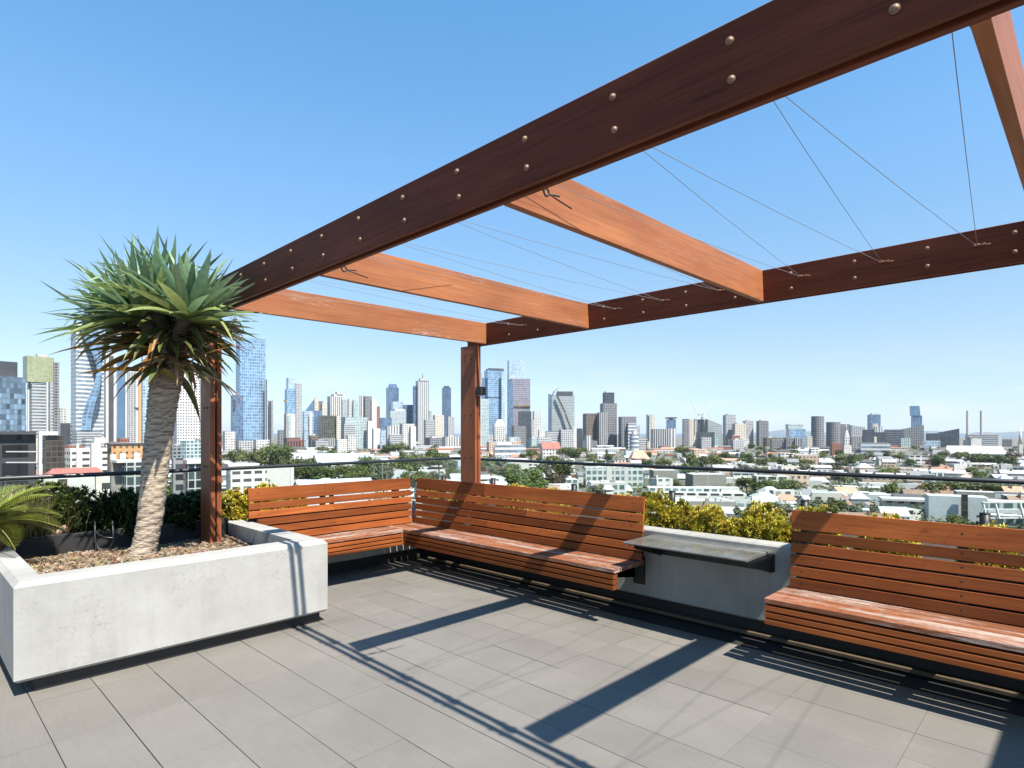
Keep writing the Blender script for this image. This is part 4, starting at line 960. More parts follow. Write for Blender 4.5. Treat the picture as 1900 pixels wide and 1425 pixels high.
T('round_white_block', 'low round white tiered building at the balcony block foot', 'office block', 1150, [('shaft', 1168, 1185, 806, None, 'whiteband', {'cyl': 1}), ('crown', 1172, 1182, 799, 806.2, 'whitep', {'cyl': 1, 'd': 4})], 0, 1)
T('pale_green_tower', 'slim pale green and cream tower standing alone', 'tower', 1700, [('shaft', 1199, 1216, 769, None, 'cream'), ('glass_strip', 1204, 1211, 769, None, 'teal', {'d': -4, 'r': .3})], 16, .8, 'pale green slim tower')
T('ribbed_grey_block', 'vertical ribbed grey block with white end, below the pale green tower', 'office block', 1350, [('shaft', 1207, 1242, 796, None, 'darkstripe'), ('white_end', 1238, 1254, 795, None, 'whitestripe', {'d': 6})], 12, .8, 'ribbed grey block')
T('notched_tower', 'blue grey tower with notched winged top', 'tower', 1800, [('shaft', 1236, 1254, 778, None, 'blued'), ('crown', 1234, 1256, 774, 776.5, 'darkp', {'d': -3}), ('crown', 1241, 1249, 776, 778.3, 'darkp')], 14, .8, 'notched tower')
T('beige_twin', 'beige and slate twin tower left of the cranes', 'tower', 1750, [('shaft', 1276, 1292, 777, None, 'cream'), ('side_wing', 1266, 1279, 777, None, 'greyd', {'d': -5})], 14, .8, 'beige twin tower')
ct = T('unfinished_tower', 'dark concrete tower under construction beneath two white cranes', 'tower', 1750, [('shaft', 1292, 1315, 778, None, 'dark'), ('lift_core', 1301, 1309, 773, 778.3, 'concrete')], 14, .8, 'unfinished tower')
for mx_, tp, lb in ((1293, (1277, 738), 'white tower crane whose jib leans left above the unfinished tower'), (1307, (1325, 740), 'white tower crane whose jib leans right above the unfinished tower')):
    cr_ = thing('tower_crane', lb, 'crane', at(mx_, 1745, 778), 'cranes over the unfinished tower'); s = 1 if tp[0] > mx_ else -1
    b = MB(); b.tube([at(mx_, 1745, 800), at(mx_, 1745, 764)], .9, 4); b.build('mast', F['concrete'], cr_)
    b = MB(); b.tube([at(mx_ - 4 * s, 1745, 770), at(mx_, 1745, 766), at(*[tp[0], 1745, tp[1]])], [.8, .7, .4], 4); b.build('jib', F['concrete'], cr_)
    b = MB(); b.box(-2.2, 2.2, -2.2, 2.2, -2, 2); b.v = [v + at(mx_ - 4 * s, 1745, 770) for v in b.v]; b.build('counterweight', F['concrete'], cr_)
T('curved_tower', 'grey green tower with a curving sloped roof right of the cranes', 'tower', 1700, [('shaft', 1311, 1340, 785, None, 'greygreen', {'slope': (777, 789)})], 8, .7, 'curved roof tower')
T('dark_frame_block', 'dark scaffolded mid rise in front of the unfinished tower', 'office block', 1400, [('shaft', 1291, 1326, 802, None, 'dark'), ('side_wing', 1298, 1320, 811, None, 'grey', {'d': -15})], 16, .8)
for (a, e, ty, fk, lb, lmk) in ((1341, 1365, 770, 'grey', 'tall grey white apartment tower right of the curved roof tower', 'grey white tower'), (1358, 1384, 786, 'cream', 'cream gridded block between two grey towers', None), (1378, 1398, 781, 'grey', 'grey slab with a bright right face, left of the lone slate tower', None), (1403, 1426, 781, 'greyd', 'lone slate grey tower left of the gap to the sea', 'lone slate tower'),
                                (1609, 1634, 769, 'blued', 'flat topped dark blue tower behind a red and white base', 'dark blue flat tower')):
    T('apartment_tower', lb, 'tower', 1750 + (a % 7) * 9, [('shaft', a, e, ty, None, fk), ('roof_plant', a + 5, e - 4, ty - 2, ty + .2, 'concrete', {'d': 5})], 20, .85, lmk)
T('blue_dome_office', 'bright blue glass office with a curved stepped top', 'office block', 1450, [('shaft', 1458, 1495, 796, None, 'bluegl'), ('crown', 1457, 1490, 787, 797, 'teal', {'d': 8}), ('front_block', 1453, 1490, 812, None, 'greyd', {'d': -40}), ('front_block', 1474, 1484, 813, None, 'darkstripe', {'d': -44})], 14, .8, 'bright blue office')
T('cylinder_tower', 'taller grey green cylinder tower', 'tower', 1500, [('shaft', 1506, 1528, 772, None, 'greyd', {'cyl': 1, 'label': 'ribbed round shaft'})], 0, 1, 'taller cylinder tower')
T('cylinder_tower', 'shorter grey cylinder tower left of the clock tower', 'tower', 1550, [('shaft', 1534, 1558, 783, None, 'greyd', {'cyl': 1})], 0, 1, 'shorter cylinder tower')
T('dark_grey_block', 'dark grey block right behind the shorter cylinder tower', 'office block', 1800, [('shaft', 1557, 1576, 787, None, 'greyd')], 16, .8)
T('wide_grey_block', 'wide pale grey gridded block behind the clock tower', 'apartment block', 1700, [('shaft', 1574, 1606, 790, None, 'grey', {'slope': (788, 793)})], 16, .8)
T('red_white_base', 'red and white stepped block below the flat topped dark blue tower', 'apartment block', 1600, [('shaft', 1620, 1637, 791, None, 'whitestripe'), ('side_wing', 1617, 1630, 786, None, 'cream', {'d': 5})], 16, .8)
T('navy_block', 'navy apartment pair left of the leaning tower', 'apartment block', 1450, [('shaft', 1600, 1622, 797, None, 'dark'), ('side_wing', 1621, 1642, 802, None, 'dark', {'d': 6}), ('zigzag_wing', 1640, 1672, 797, None, 'darkband', {'d': 20})], 16, .8)
T('leaning_tower', 'dark blue angular tower with a leaning upper half', 'tower', 1550, [('shaft', 1690, 1711, 771, None, 'blued'), ('upper_half', 1688, 1708, 753, 771.3, 'steelp', {'taper': .95, 'lean': -2}), ('wedge_base', 1670, 1714, 790, None, 'greyd', {'d': -8, 'slope': (797, 788)}), ('low_wing', 1642, 1690, 813, None, 'teal', {'d': -20})], 14, .8, 'leaning dark tower')
T('dark_wave_block', 'long black apartment row with rising curved roof right of the leaning tower', 'apartment block', 1450, [('shaft', 1738, 1780, 798, None, 'dark', {'slope': (803, 795)}), ('side_wing', 1718, 1741, 804, None, 'dark', {'d': 5})], 12, .7, 'black curved row')
for px in (1795.5, 1821):
    T('bridge_pylon', 'left one of two white bridge pylons' if px < 1800 else 'right one of two white bridge pylons, above the pale low block', 'pylon', 2600, [('shaft', px - 2.3, px + 2.3, 762, None, 'concrete', {'cyl': 1})], 0, 1, group='bridge pylons')
T('pale_low_block', 'long pale grey low apartment block under the two white pylons', 'apartment block', 1500, [('shaft', 1790, 1852, 806, None, 'greyband'), ('roof_plant', 1818, 1850, 803, 806.2, 'concrete', {'d': 8}), ('end_wall', 1849, 1859, 809, None, 'whitep', {'d': 4})], 12, .5, 'pale low block')
T('ring_car_park', 'white banded round cornered car park right of the clock tower', 'car park', 1150, [('shaft', 1592, 1652, 822, None, 'whiteband')], 10, .5, 'banded car park')
tw = T('clock_tower', 'white stone clock tower with domed top of a town hall', 'clock tower', 1050, [('shaft', 1561, 1580, 826, None, 'stonep', {'r': 1}), ('belfry', 1564, 1577, 808, 826.2, 'white', {'r': 1, 'd': 3}), ('dome', 1566, 1575, 798, 808.2, 'stonep', {'cyl': 1, 'taper': .35, 'd': 5})], 20, 1, 'white clock tower', 'church and hall towers')
spire(tw, 1570.5, 1060, 799, 786, 1.2, .3, 'stonep')
cs = T('church_tower', 'brown stone church tower with needle spire at the right edge', 'church tower', 1000, [('shaft', 1889, 1898, 824, None, 'stonep', {'r': 1})], 20, 1, 'needle spire', 'church and hall towers')
spire(cs, 1893.5, 1004, 826, 792, 3.6, .2, 'stonep')
# distant filler blocks between and behind the towers
fr_ = random.Random(5); fkeys = ['grey', 'white', 'greyd', 'cream', 'teal', 'whitestripe', 'greyband', 'darkstripe', 'bluel', 'brown', 'concrete', 'redbrick']
fname = {'grey': 'grey', 'white': 'white', 'greyd': 'charcoal', 'cream': 'cream', 'teal': 'teal windowed', 'whitestripe': 'white striped', 'greyband': 'grey banded', 'darkstripe': 'dark striped', 'bluel': 'pale blue', 'brown': 'brown', 'concrete': 'blank concrete', 'redbrick': 'red brick'}
def near_lm(px, D, k=0):
    c = sorted(LM, key=lambda m: abs(m[0] - px) + abs(m[1] - D) * .02)
    m = c[min(k, len(c) - 1)]; dx = px - m[0]; dd = D - m[1]
    if abs(dx) < 14: rel = 'in front of' if dd < 0 else 'behind'
    elif abs(dx) < 70: rel = 'just right of' if dx > 0 else 'just left of'
    else: rel = 'well right of' if dx > 0 else 'well left of'
    return rel, m[2]
LBL = set()
def uniq(cands):
    for c in cands:
        if c not in LBL and len(c.split()) <= 16: LBL.add(c); return c
    for base in cands[::-1]:
        for o in ('second', 'third', 'fourth', 'fifth', 'sixth', 'seventh', 'eighth', 'ninth', 'tenth', 'eleventh', 'twelfth'):
            c = o + ' ' + base
            if c not in LBL and len(c.split()) <= 16: LBL.add(c); return c
    return cands[0]
def rel_label(desc, px, D):
    out = []
    for k in range(4):
        rel, nm = near_lm(px, D, k); out.append(f'{desc} {rel} the {nm}')
    for k in range(3):
        rel, nm = near_lm(px, D, k); r2, n2 = near_lm(px, D, k + 1); out.append(f'{desc} {rel} the {nm}, {r2} the {n2}')
    return uniq(out)
for i in range(86):
    px = fr_.uniform(395, 1890) if i > 16 else fr_.uniform(-40, 380); D = fr_.uniform(1250, 1900); wpx = fr_.uniform(10, 34); ty = 803 + fr_.uniform(2, 20) + (4 if px > 1420 else 0); fk = fr_.choice(fkeys)
    if px < 380: D = fr_.uniform(650, 850); ty = 803 + fr_.uniform(8, 24); wpx *= 1.3
    sz = 'narrow' if wpx < 16 else 'wide' if wpx > 27 else 'square'
    T('mid_rise_block', rel_label(f'{sz} {fname[fk]} mid rise', px, D), 'mid-rise', D, [('facade', px - wpx / 2, px + wpx / 2, ty, None, fk)] + ([('roof_plant', px - wpx * .2, px + wpx * .15, ty - fr_.uniform(1, 3), ty + .2, 'concrete', {'d': 5})] if i % 2 else []), fr_.uniform(5, 32), fr_.uniform(.5, 1), group='mid rise blocks between the towers')
# ------------------------------------------------------------------ nearer buildings of the suburb
F.update({'brownbrick': plain('weathered_brick', (.20, .13, .10), .9, 0, .2, .5), 'nearwhite': facade((.60, .585, .55), (.07, .075, .08), 6.2, 4.6, .72, .42, .1, .5), 'curtain': facade((.36, .38, .37), (.05, .07, .075), 3.0, 3.8, .78, .86, .3, .6), 'blackbld': facade((.030, .032, .037), (.018, .02, .024), 6, 4.2, .8, .7, .3, .5),
 'loft': facade((.48, .50, .49), (.14, .20, .20), 4.2, 4.4, .7, .62, .3, .6), 'greybox': plain('grey_cladding', (.21, .20, .18), .8, 0, .12, .6), 'shed': plain('pale_metal_wall', (.46, .50, .52), .6, .1, .1, .4),
 'peach': facade((.50, .36, .27), (.10, .09, .08), 4, 4, .45, .45, 0, .5), 'creamwall': facade((.55, .52, .45), (.07, .07, .07), 5, 4, .5, .42, .1, .6), 'plainwhite': plain('white_render', (.48, .47, .45), .8, 0, .08, .4), 'smoke': facade((.07, .06, .05), (.06, .052, .045), 3, 3.5, .9, .85, .4, .3)})
GN = 'larger buildings below the terrace'
def N(kind, label, cat, D, segs, phi=18, r=.7, lm=None, roof=None): return T(kind, label, cat, D, segs, phi, r, lm, GN, roof or roofw)
bb = N('black_building', 'black office building with recessed balconies and one white end column, at the left edge', 'office block', 135, [('facade', -75, 70, 806, None, 'blackbld', {'dk': 1}), ('parapet', -75, 71, 800, 806.2, 'darkp', {'d': -1}), ('end_column', 70, 78, 800, None, 'plainwhite', {'d': -1.5, 'r': 2.2})], 10, .35, 'black balcony building', roofd)
for y in (838, 858, 884):
    b = MB(); b.bar(at(12, 132.5, y), at(70, 132.5, y), .35, .22); b.build('balcony_edge', F['whitep'], bb)
N('smoke_glass_block', 'smoky brown glass block behind the black balcony building', 'office block', 380, [('facade', 79, 119, 808, None, 'smoke'), ('parapet', 70, 108, 800, 807, 'plainwhite', {'d': -4})], 15, .6, 'smoky brown block')
N('white_modern_block', 'white modernist offices with tall fins left of the orange brick block', 'office block', 430, [('facade', 120, 200, 832, None, 'nearwhite'), ('end_wall', 167, 187, 822, None, 'plainwhite', {'d': -12}), ('end_wall', 141, 147, 824, None, 'plainwhite', {'d': -10}), ('roof_plant', 172, 196, 812, 822.5, 'plainwhite', {'d': 12})], 15, .6, 'white finned offices')
N('orange_brick_block', 'orange brick block with white bay boxes left of the trunk', 'office block', 450, [('facade', 198, 268, 824, None, 'orange'), ('parapet', 196, 268, 822, 825, 'darkp', {'d': -1}), ('bay_box', 203, 216, 843, 853, 'plainwhite', {'d': -6}), ('bay_box', 221, 234, 841, 853, 'plainwhite', {'d': -6}), ('bay_box', 247, 260, 840, 852, 'plainwhite', {'d': -6})], 14, .6, 'orange brick block')
N('curtain_wall_office', 'grey green curtain walled office directly left of the trunk', 'office block', 235, [('facade', 226, 275, 858, None, 'curtain'), ('end_wall', 202, 229, 857, None, 'greybox', {'d': 1}), ('roof_edge', 204, 282, 854, 858.4, 'plainwhite', {'d': -1})], 16, .7, 'curtain walled office')
N('mullion_office', 'grey office with dense white mullions between trunk and near post', 'office block', 265, [('facade', 338, 402, 860, None, 'curtain'), ('end_wall', 318, 340, 850, None, 'greyd', {'d': -2}), ('roof_edge', 336, 402, 853, 860.4, 'plainwhite', {'d': -1})], 16, .7, 'white mullion office')
N('white_house', 'large white rendered building behind the left handrail with one brown glazed bay', 'house', 150, [('wall', 74, 178, 888, None, 'plainwhite'), ('glazed_bay', 107, 125, 889, 921, 'smoke', {'d': -.6, 'r': .3}), ('side_wing', 176, 204, 880, None, 'creamwall', {'d': 6})], 8, .6, 'white rendered building')
N('white_flats', 'white three storey flats with dark window strips right of the near post', 'flats', 360, [('wall', 418, 548, 869, None, 'plainwhite'), ('window_front', 424, 496, 871, None, 'nearwhite', {'d': -4, 'r': .3}), ('roof_plant', 418, 482, 861, 869.3, 'plainwhite', {'d': 8})], 12, .5, 'white three storey flats')
def gable(label, cat, px0, px1, D, ey, ry, wallk, roofm, phi=18, r=.7, kind='warehouse', lm=None, hip=0.0, group=GN, kx=()):
    """pitched roof building: eaves at py ey, ridge at py ry; ridge along its long side"""
    q, nrm, ax, cen, w, dp = quad(px0, px1, D, R(phi), r); q = ccw(q); ze, zr = zof(ey, D), zof(ry, D)
    root = thing(kind, label, cat, (cen.x, cen.y, GZ), group)
    b = MB(); b.prism([(v.x, v.y) for v in q], GZ, ze, cap=False)
    long_ = w >= dp; a_ = ax if long_ else nrm; c_ = nrm if long_ else ax; hl, hs = (w / 2, dp / 2) if long_ else (dp / 2, w / 2)
    r0 = cen - a_ * hl * (1 - hip); r1 = cen + a_ * hl * (1 - hip)
    if not hip:
        for s, rp_ in ((-1, r0), (1, r1)):
            p = cen + a_ * hl * s; b.poly([Vector((*(p - c_ * hs).xy, ze)), Vector((*(p + c_ * hs).xy, ze)), Vector((*p.xy, zr))], [(0, 0), (.2, 0), (.1, .2)])
    b.build('wall', F[wallk], root)
    b = MB(); ov = .5; th = .25
    def P(v, z): return Vector((v.x, v.y, z))
    e = [cen - a_ * (hl + ov) - c_ * (hs + ov), cen + a_ * (hl + ov) - c_ * (hs + ov), cen + a_ * (hl + ov) + c_ * (hs + ov), cen - a_ * (hl + ov) + c_ * (hs + ov)]
    R0 = r0 - a_ * (0 if hip else ov); R1 = r1 + a_ * (0 if hip else ov); zz = ze - .1
    for lst in ([(e[0], zz), (e[1], zz), (R1, zr + .2), (R0, zr + .2)], [(e[2], zz), (e[3], zz), (R0, zr + .2), (R1, zr + .2)], [(e[1], zz), (e[2], zz), (R1, zr + .2)], [(e[3], zz), (e[0], zz), (R0, zr + .2)]):
        if not hip and len(lst) == 3: continue
        b.poly([P(*v) for v in lst], [(v[0].dot(a_), v[1] + v[0].dot(c_)) for v in lst])
        b.poly([P(v[0], v[1] - th) for v in lst][::-1])
    b.build('roof', roofm, root)
    for k in kx:
        b = MB(); p = cen + a_ * hl * k + c_ * hs * .3; z = zr; b.prism([(p.x - .5, p.y - .5), (p.x + .5, p.y - .5), (p.x + .5, p.y + .5), (p.x - .5, p.y + .5)], ze, z + 1.2, m=0, mt=0); b.build('chimney', F['brownbrick'], root)
    if lm: LM.append(((px0 + px1) / 2, D, lm))
    return root
def roof_mat(nm, c, rib=0.0, var=.18):
    t = NT(nm); u = t.n('ShaderNodeSeparateXYZ'); t.l(t.uv(), u.inputs[0])
    n_ = t.ramp(t.noise(t.geo(), .35, 5, .65), .3, .7, (1 - var,) * 3, (1 + var,) * 3); cc = t.mix(1, c, n_, 'MULTIPLY')
    cc = t.mix(t.math('MULTIPLY', t.ramp(t.noise(t.geo(), .12, 4, .6), .55, .7), .35), cc, tuple(v * .5 for v in c))
    if rib: cc = t.mix(t.math('MULTIPLY', t.math('LESS_THAN', t.math('FRACT', t.math('DIVIDE', u.outputs[0], rib)), .12), .4), cc, tuple(v * .45 for v in c))
    t.col(cc); t.set(.75); return t.mat
RF = {'terracotta': roof_mat('terracotta_tiles', (.33, .15, .095)), 'faded terracotta': roof_mat('faded_terracotta_tiles', (.46, .26, .18)), 'slate grey': roof_mat('slate', (.17, .175, .185)), 'pale grey': roof_mat('grey_iron', (.40, .41, .41), 2.0), 'white': roof_mat('white_iron', (.46, .465, .46), 2.5, .1),
      'pale blue': roof_mat('blue_iron', (.40, .50, .56), 2.0, .12), 'rusty red': roof_mat('red_iron', (.30, .10, .075), 2.0), 'dark charcoal': roof_mat('charcoal_iron', (.075, .078, .085), 2.0), 'brown': roof_mat('brown_tiles', (.22, .14, .10))}
gable('low house with a long faded red hip roof behind the left handrail', 'house', 78, 200, 330, 884, 870, 'plainwhite', RF['rusty red'], 12, .4, 'house', 'long red hip roof', .25)
gable('long pale blue iron shed roof behind the short backrest', 'warehouse', 540, 700, 330, 910, 893, 'shed', RF['pale blue'], 14, .5, 'warehouse', 'pale blue shed', 0)
gable('broad market hall with pale grey roofs among the dark trees', 'market hall', 575, 695, 720, 858, 843, 'shed', RF['pale blue'], 10, .8, 'market_hall', 'pale market hall', 0)
gable('market hall wing with a mauve grey roof left of the pale market hall', 'market hall', 520, 590, 740, 852, 841, 'shed', RF['pale grey'], 10, .8, 'market_hall', None, 0)
gable('white church like house with steep gable right of the far post', 'house', 830, 860, 420, 895, 880, 'plainwhite', RF['white'], 30, .9, 'house', None, 0)
N('loft_apartments', 'teal glazed white loft apartments centred below the handrail', 'apartment block', 430, [('facade', 1080, 1194, 868, None, 'loft'), ('end_wall', 1125, 1136, 866, None, 'plainwhite', {'d': -5}), ('end_wall', 1158, 1166, 867, None, 'plainwhite', {'d': -5})], 10, .35, 'teal loft apartments')
N('grey_box_hall', 'left grey windowless box hall right of the teal loft apartments', 'hall', 420, [('wall', 1204, 1257, 873, None, 'greybox')], 14, .8, 'left grey box hall')
N('grey_box_hall', 'right grey windowless box hall with shadowed left flank', 'hall', 400, [('wall', 1270, 1348, 881, None, 'greybox')], 20, .7, 'right grey box hall')
N('white_factory', 'long low white factory directly above the succulents behind the table', 'factory', 320, [('wall', 1196, 1385, 916, None, 'nearwhite'), ('upper_floor', 1196, 1338, 907, 916.3, 'loft', {'d': 10}), ('roof_plant', 1290, 1372, 905, 914, 'plainwhite', {'d': 16})], 8, .35, 'long white factory')
N('white_art_deco_block', 'white rounded corner block with paired dark windows right of centre', 'apartment block', 400, [('facade', 1545, 1665, 905, None, 'nearwhite'), ('corner', 1545, 1568, 902, None, 'plainwhite', {'cyl': 1, 'd': 2}), ('upper_floor', 1590, 1660, 897, 905.4, 'plainwhite', {'d': 9})], 10, .4, 'white rounded block')
N('tiered_white_block', 'white tiered apartment block with long glazed balconies at right', 'apartment block', 430, [('facade', 1715, 1845, 905, None, 'whiteband'), ('upper_floor', 1720, 1822, 892, 905.4, 'loft', {'d': 8}), ('roof_plant', 1745, 1800, 888, 892.3, 'plainwhite', {'d': 14})], 10, .4, 'tiered white block')
N('cream_flats', 'cream two storey flats with small dark windows above the straight bench', 'flats', 290, [('wall', 1628, 1752, 930, None, 'creamwall'), ('side_wing', 1725, 1752, 926, None, 'plainwhite', {'d': -3}), ('parapet', 1626, 1740, 927, 931, 'plainwhite', {'d': -.6})], 10, .5, 'cream flats')
N('concrete_block', 'pale concrete building with one dark glazed slot above the straight bench', 'office block', 255, [('wall', 1712, 1835, 922, None, 'shed'), ('glazed_slot', 1783, 1796, 917, None, 'smoke', {'d': -2, 'r': .4}), ('roof_room', 1768, 1846, 913, 923, 'greybox', {'d': 8})], 10, .5, 'pale concrete building')
sb = N('sloped_frame_block', 'white building of sloping framed balconies at the right edge', 'apartment block', 232, [('facade', 1824, 1990, 934, None, 'loft'), ('lower_floor', 1818, 1990, 960, None, 'curtain', {'d': -5})], 6, .4, 'sloping framed balconies')
for y in (932, 945, 961):
    b = MB(); b.bar(at(1822, 226, y), at(1985, 227, y), .6, .5); b.build('balcony_frame', F['plainwhite'], sb)
for x in (1823, 1846, 1892, 1930):
    b = MB(); b.bar(at(x, 226.5, 931), at(x + 8, 225, 962), .6, .6); b.build('balcony_frame', F['plainwhite'], sb)
N('orange_brick_flats', 'salmon brick two storey flats with a dark window row at right', 'flats', 600, [('wall', 1666, 1712, 869, None, 'peach'), ('end_wall', 1711, 1727, 869, None, 'plainwhite', {'d': -3})], 12, .6, 'salmon brick flats')
N('white_long_block', 'long white three tier block right of the far post', 'office block', 900, [('facade', 915, 976, 826, None, 'whiteband'), ('upper_floor', 920, 950, 821, 826.3, 'plainwhite', {'d': 8})], 8, .4, 'long white tiered block')
N('peach_block', 'peach stone block with small turrets behind the long white tiered block', 'office block', 1050, [('facade', 902, 962, 820, None, 'peach'), ('turret', 947, 953, 812, 820.5, 'stonep', {'d': 3}), ('turret', 961, 966, 815, None, 'peach', {'d': 3})], 12, .5, 'peach block')
gable('red roofed white school with dormer gables right of centre', 'school', 1002, 1040, 930, 833, 821, 'white', RF['rusty red'], 14, .6, 'school', 'red roofed school', 0)
gable('large faded orange hip roof among trees below the white balcony block', 'house', 1165, 1206, 830, 852, 836, 'white', RF['faded terracotta'], 14, .8, 'house', 'orange hip roof', .5)
N('salmon_brick_block', 'small salmon brick block above the handrail right of the right grey hall', 'office block', 880, [('wall', 1284, 1308, 834, None, 'peach')], 16, .8, 'salmon brick block')
gable('long white barrel like hall roofs near the needle spire', 'hall', 1745, 1868, 900, 842, 828, 'plainwhite', RF['white'], 8, .5, 'hall', 'long white halls', .1)
gable('grey roofed gallery hall left of the long white halls', 'hall', 1724, 1768, 880, 848, 835, 'greyband', RF['slate grey'], 12, .7, 'hall', None, .2)
N('red_corner_block', 'red brick corner block left of the clock tower', 'office block', 1040, [('wall', 1540, 1562, 822, None, 'redbrick')], 16, .8, 'red corner block')

# ------------------------------------------------------------------ houses of the suburb
hr = random.Random(23)
WN = [('white', 'plainwhite'), ('white', 'nearwhite'), ('cream', 'creamwall'), ('peach', 'peach'), ('red brick', 'redbrick'), ('pale grey', 'loft'), ('grey', 'greybox'), ('white', 'white'), ('pale metal', 'shed')]
RN = ['terracotta', 'faded terracotta', 'slate grey', 'pale grey', 'white', 'white', 'pale blue', 'white', 'dark charcoal', 'brown', 'pale grey', 'pale grey', 'slate grey', 'white']
taken = [(m[0], m[1]) for m in LM]
def blocked(px, D, wpx):
    """keep clear of the larger buildings so that they stay visible"""
    for (a, e, d0) in KEEP:
        if a - wpx / 2 < px < e + wpx / 2 and d0 * .87 < D < d0 * 1.09: return True
    return False
KEEP = [(-80, 80, 135), (70, 205, 330), (70, 205, 150), (200, 410, 250), (120, 270, 440), (415, 550, 360), (540, 705, 330), (1075, 1195, 430), (1200, 1350, 410), (1190, 1390, 320), (1540, 1670, 400), (1712, 1848, 430), (1625, 1755, 290), (1710, 1848, 255), (1815, 2000, 232), (1660, 1730, 600), (575, 700, 720)]
GH = 'houses and shops of the suburb'
ph_ = [R(v) for v in (12, 12, 34, -18)]
USED = {}
def clear(px, D, rad):
    p = at(px, D); i, j = int(p.x // 30), int(p.y // 30)
    for a in (-1, 0, 1):
        for c in (-1, 0, 1):
            for (x, y, r) in USED.get((i + a, j + c), ()):
                if (x - p.x) ** 2 + (y - p.y) ** 2 < ((r + rad) * .62) ** 2: return False
    USED.setdefault((i, j), []).append((p.x, p.y, rad)); return True
def dmin(px): return 400 if px < 430 else 350 if px < 770 else 325 if px < 1195 else 250 if px < 1480 else 225
def spot(px, D): return at(px, D).z
CNT = {'house': 0, 'flat': 0, 'row': 0}; LIM = {'house': 290, 'flat': 230, 'row': 150}
STR = [(225, 320, 90), (320, 480, 180), (480, 750, 190), (750, 1080, 130), (1080, 1420, 95)]
for (da, db, cnt) in STR:
    got = tries = 0
    while got < cnt and tries < cnt * 40:
        tries += 1
        D = hr.uniform(da, db); px = hr.uniform(-40, 1950)
        if D < dmin(px): continue
        typ = hr.choice(['house', 'house', 'house', 'flat', 'flat', 'row'])
        if CNT[typ] >= LIM[typ]: continue
        wm = {'house': hr.choice([12, 14, 17, 20]), 'flat': hr.choice([14, 18, 24, 32]), 'row': hr.choice([34, 44, 56])}[typ]; wpx = wm / D * FPX
        if blocked(px, D, wpx) or not clear(px, D, wm * .42): continue
        k = FPX / D; base = HYP + (CAMZ - GZ) * k; hm = hr.choice([3.6, 4.2, 5.5, 6.5, 7.5]); phi = hr.choice([8, 14, 22, 34]); wn_, wk = hr.choice(WN); rn_ = hr.choice(RN)
        if typ == 'flat':
            rfm = hr.choice([(roofw, 'white'), (roofg, 'grey'), (roofd, 'dark'), (roofw, 'white'), (RF['pale grey'], 'iron')]); hm *= hr.choice([1, 1.25, 1.7]); ty = base - hm * k
            sz = 'tall' if hm > 9 else 'small' if wm < 16 else 'wide' if wm > 25 else 'square'
            lab = rel_label(f'{sz} {wn_} flat block, {rfm[1]} roof,', px, D); sg_ = [('wall', px - wpx / 2, px + wpx / 2, ty, None, wk)]
            for _ in range(hr.choice([0, 1, 2, 3])):
                u = hr.uniform(-.35, .25) * wpx; sg_.append(('rooftop_unit', px + u, px + u + hr.uniform(.06, .2) * wpx, ty - hr.uniform(.8, 2.2) * k, ty + .02, hr.choice(['plainwhite', 'shed', 'concrete', 'greybox']), {'d': hr.uniform(2, 6), 'r': .8}))
            T('flat_roofed_block', lab, 'shop or flats', D, sg_, phi, hr.uniform(.5, .9), None, 'flat roofed blocks of the suburb', rfm[0])
        elif typ == 'house':
            hip = hr.choice([0, 0, .35, .55]); rise = hr.uniform(1.8, 3.4); sz = 'small' if wm < 15 else 'large' if wm > 18 else 'mid sized'
            lab = rel_label(f'{sz} {wn_} house, {rn_} {"hip" if hip else "gable"} roof,', px, D)
            gable(lab, 'house', px - wpx / 2, px + wpx / 2, D, base - hm * k, base - (hm + rise) * k, wk, RF[rn_], phi, hr.uniform(.6, 1.0), 'house', None, hip, GH, (hr.uniform(-.6, .6),) if D < 600 and hr.random() < .35 else ())
        else:
            rise = hr.uniform(1.5, 2.6); lab = rel_label(f'{wn_} terrace row, {rn_} roof,', px, D)
            gable(lab, 'terrace row', px - wpx / 2, px + wpx / 2, D, base - hm * k, base - (hm + rise) * k, wk, RF[rn_], hr.choice([6, 10, 16]), .28, 'terrace_row', None, 0, 'terrace rows of the suburb', (-.55, .4) if D < 500 else ())
        CNT[typ] += 1; got += 1

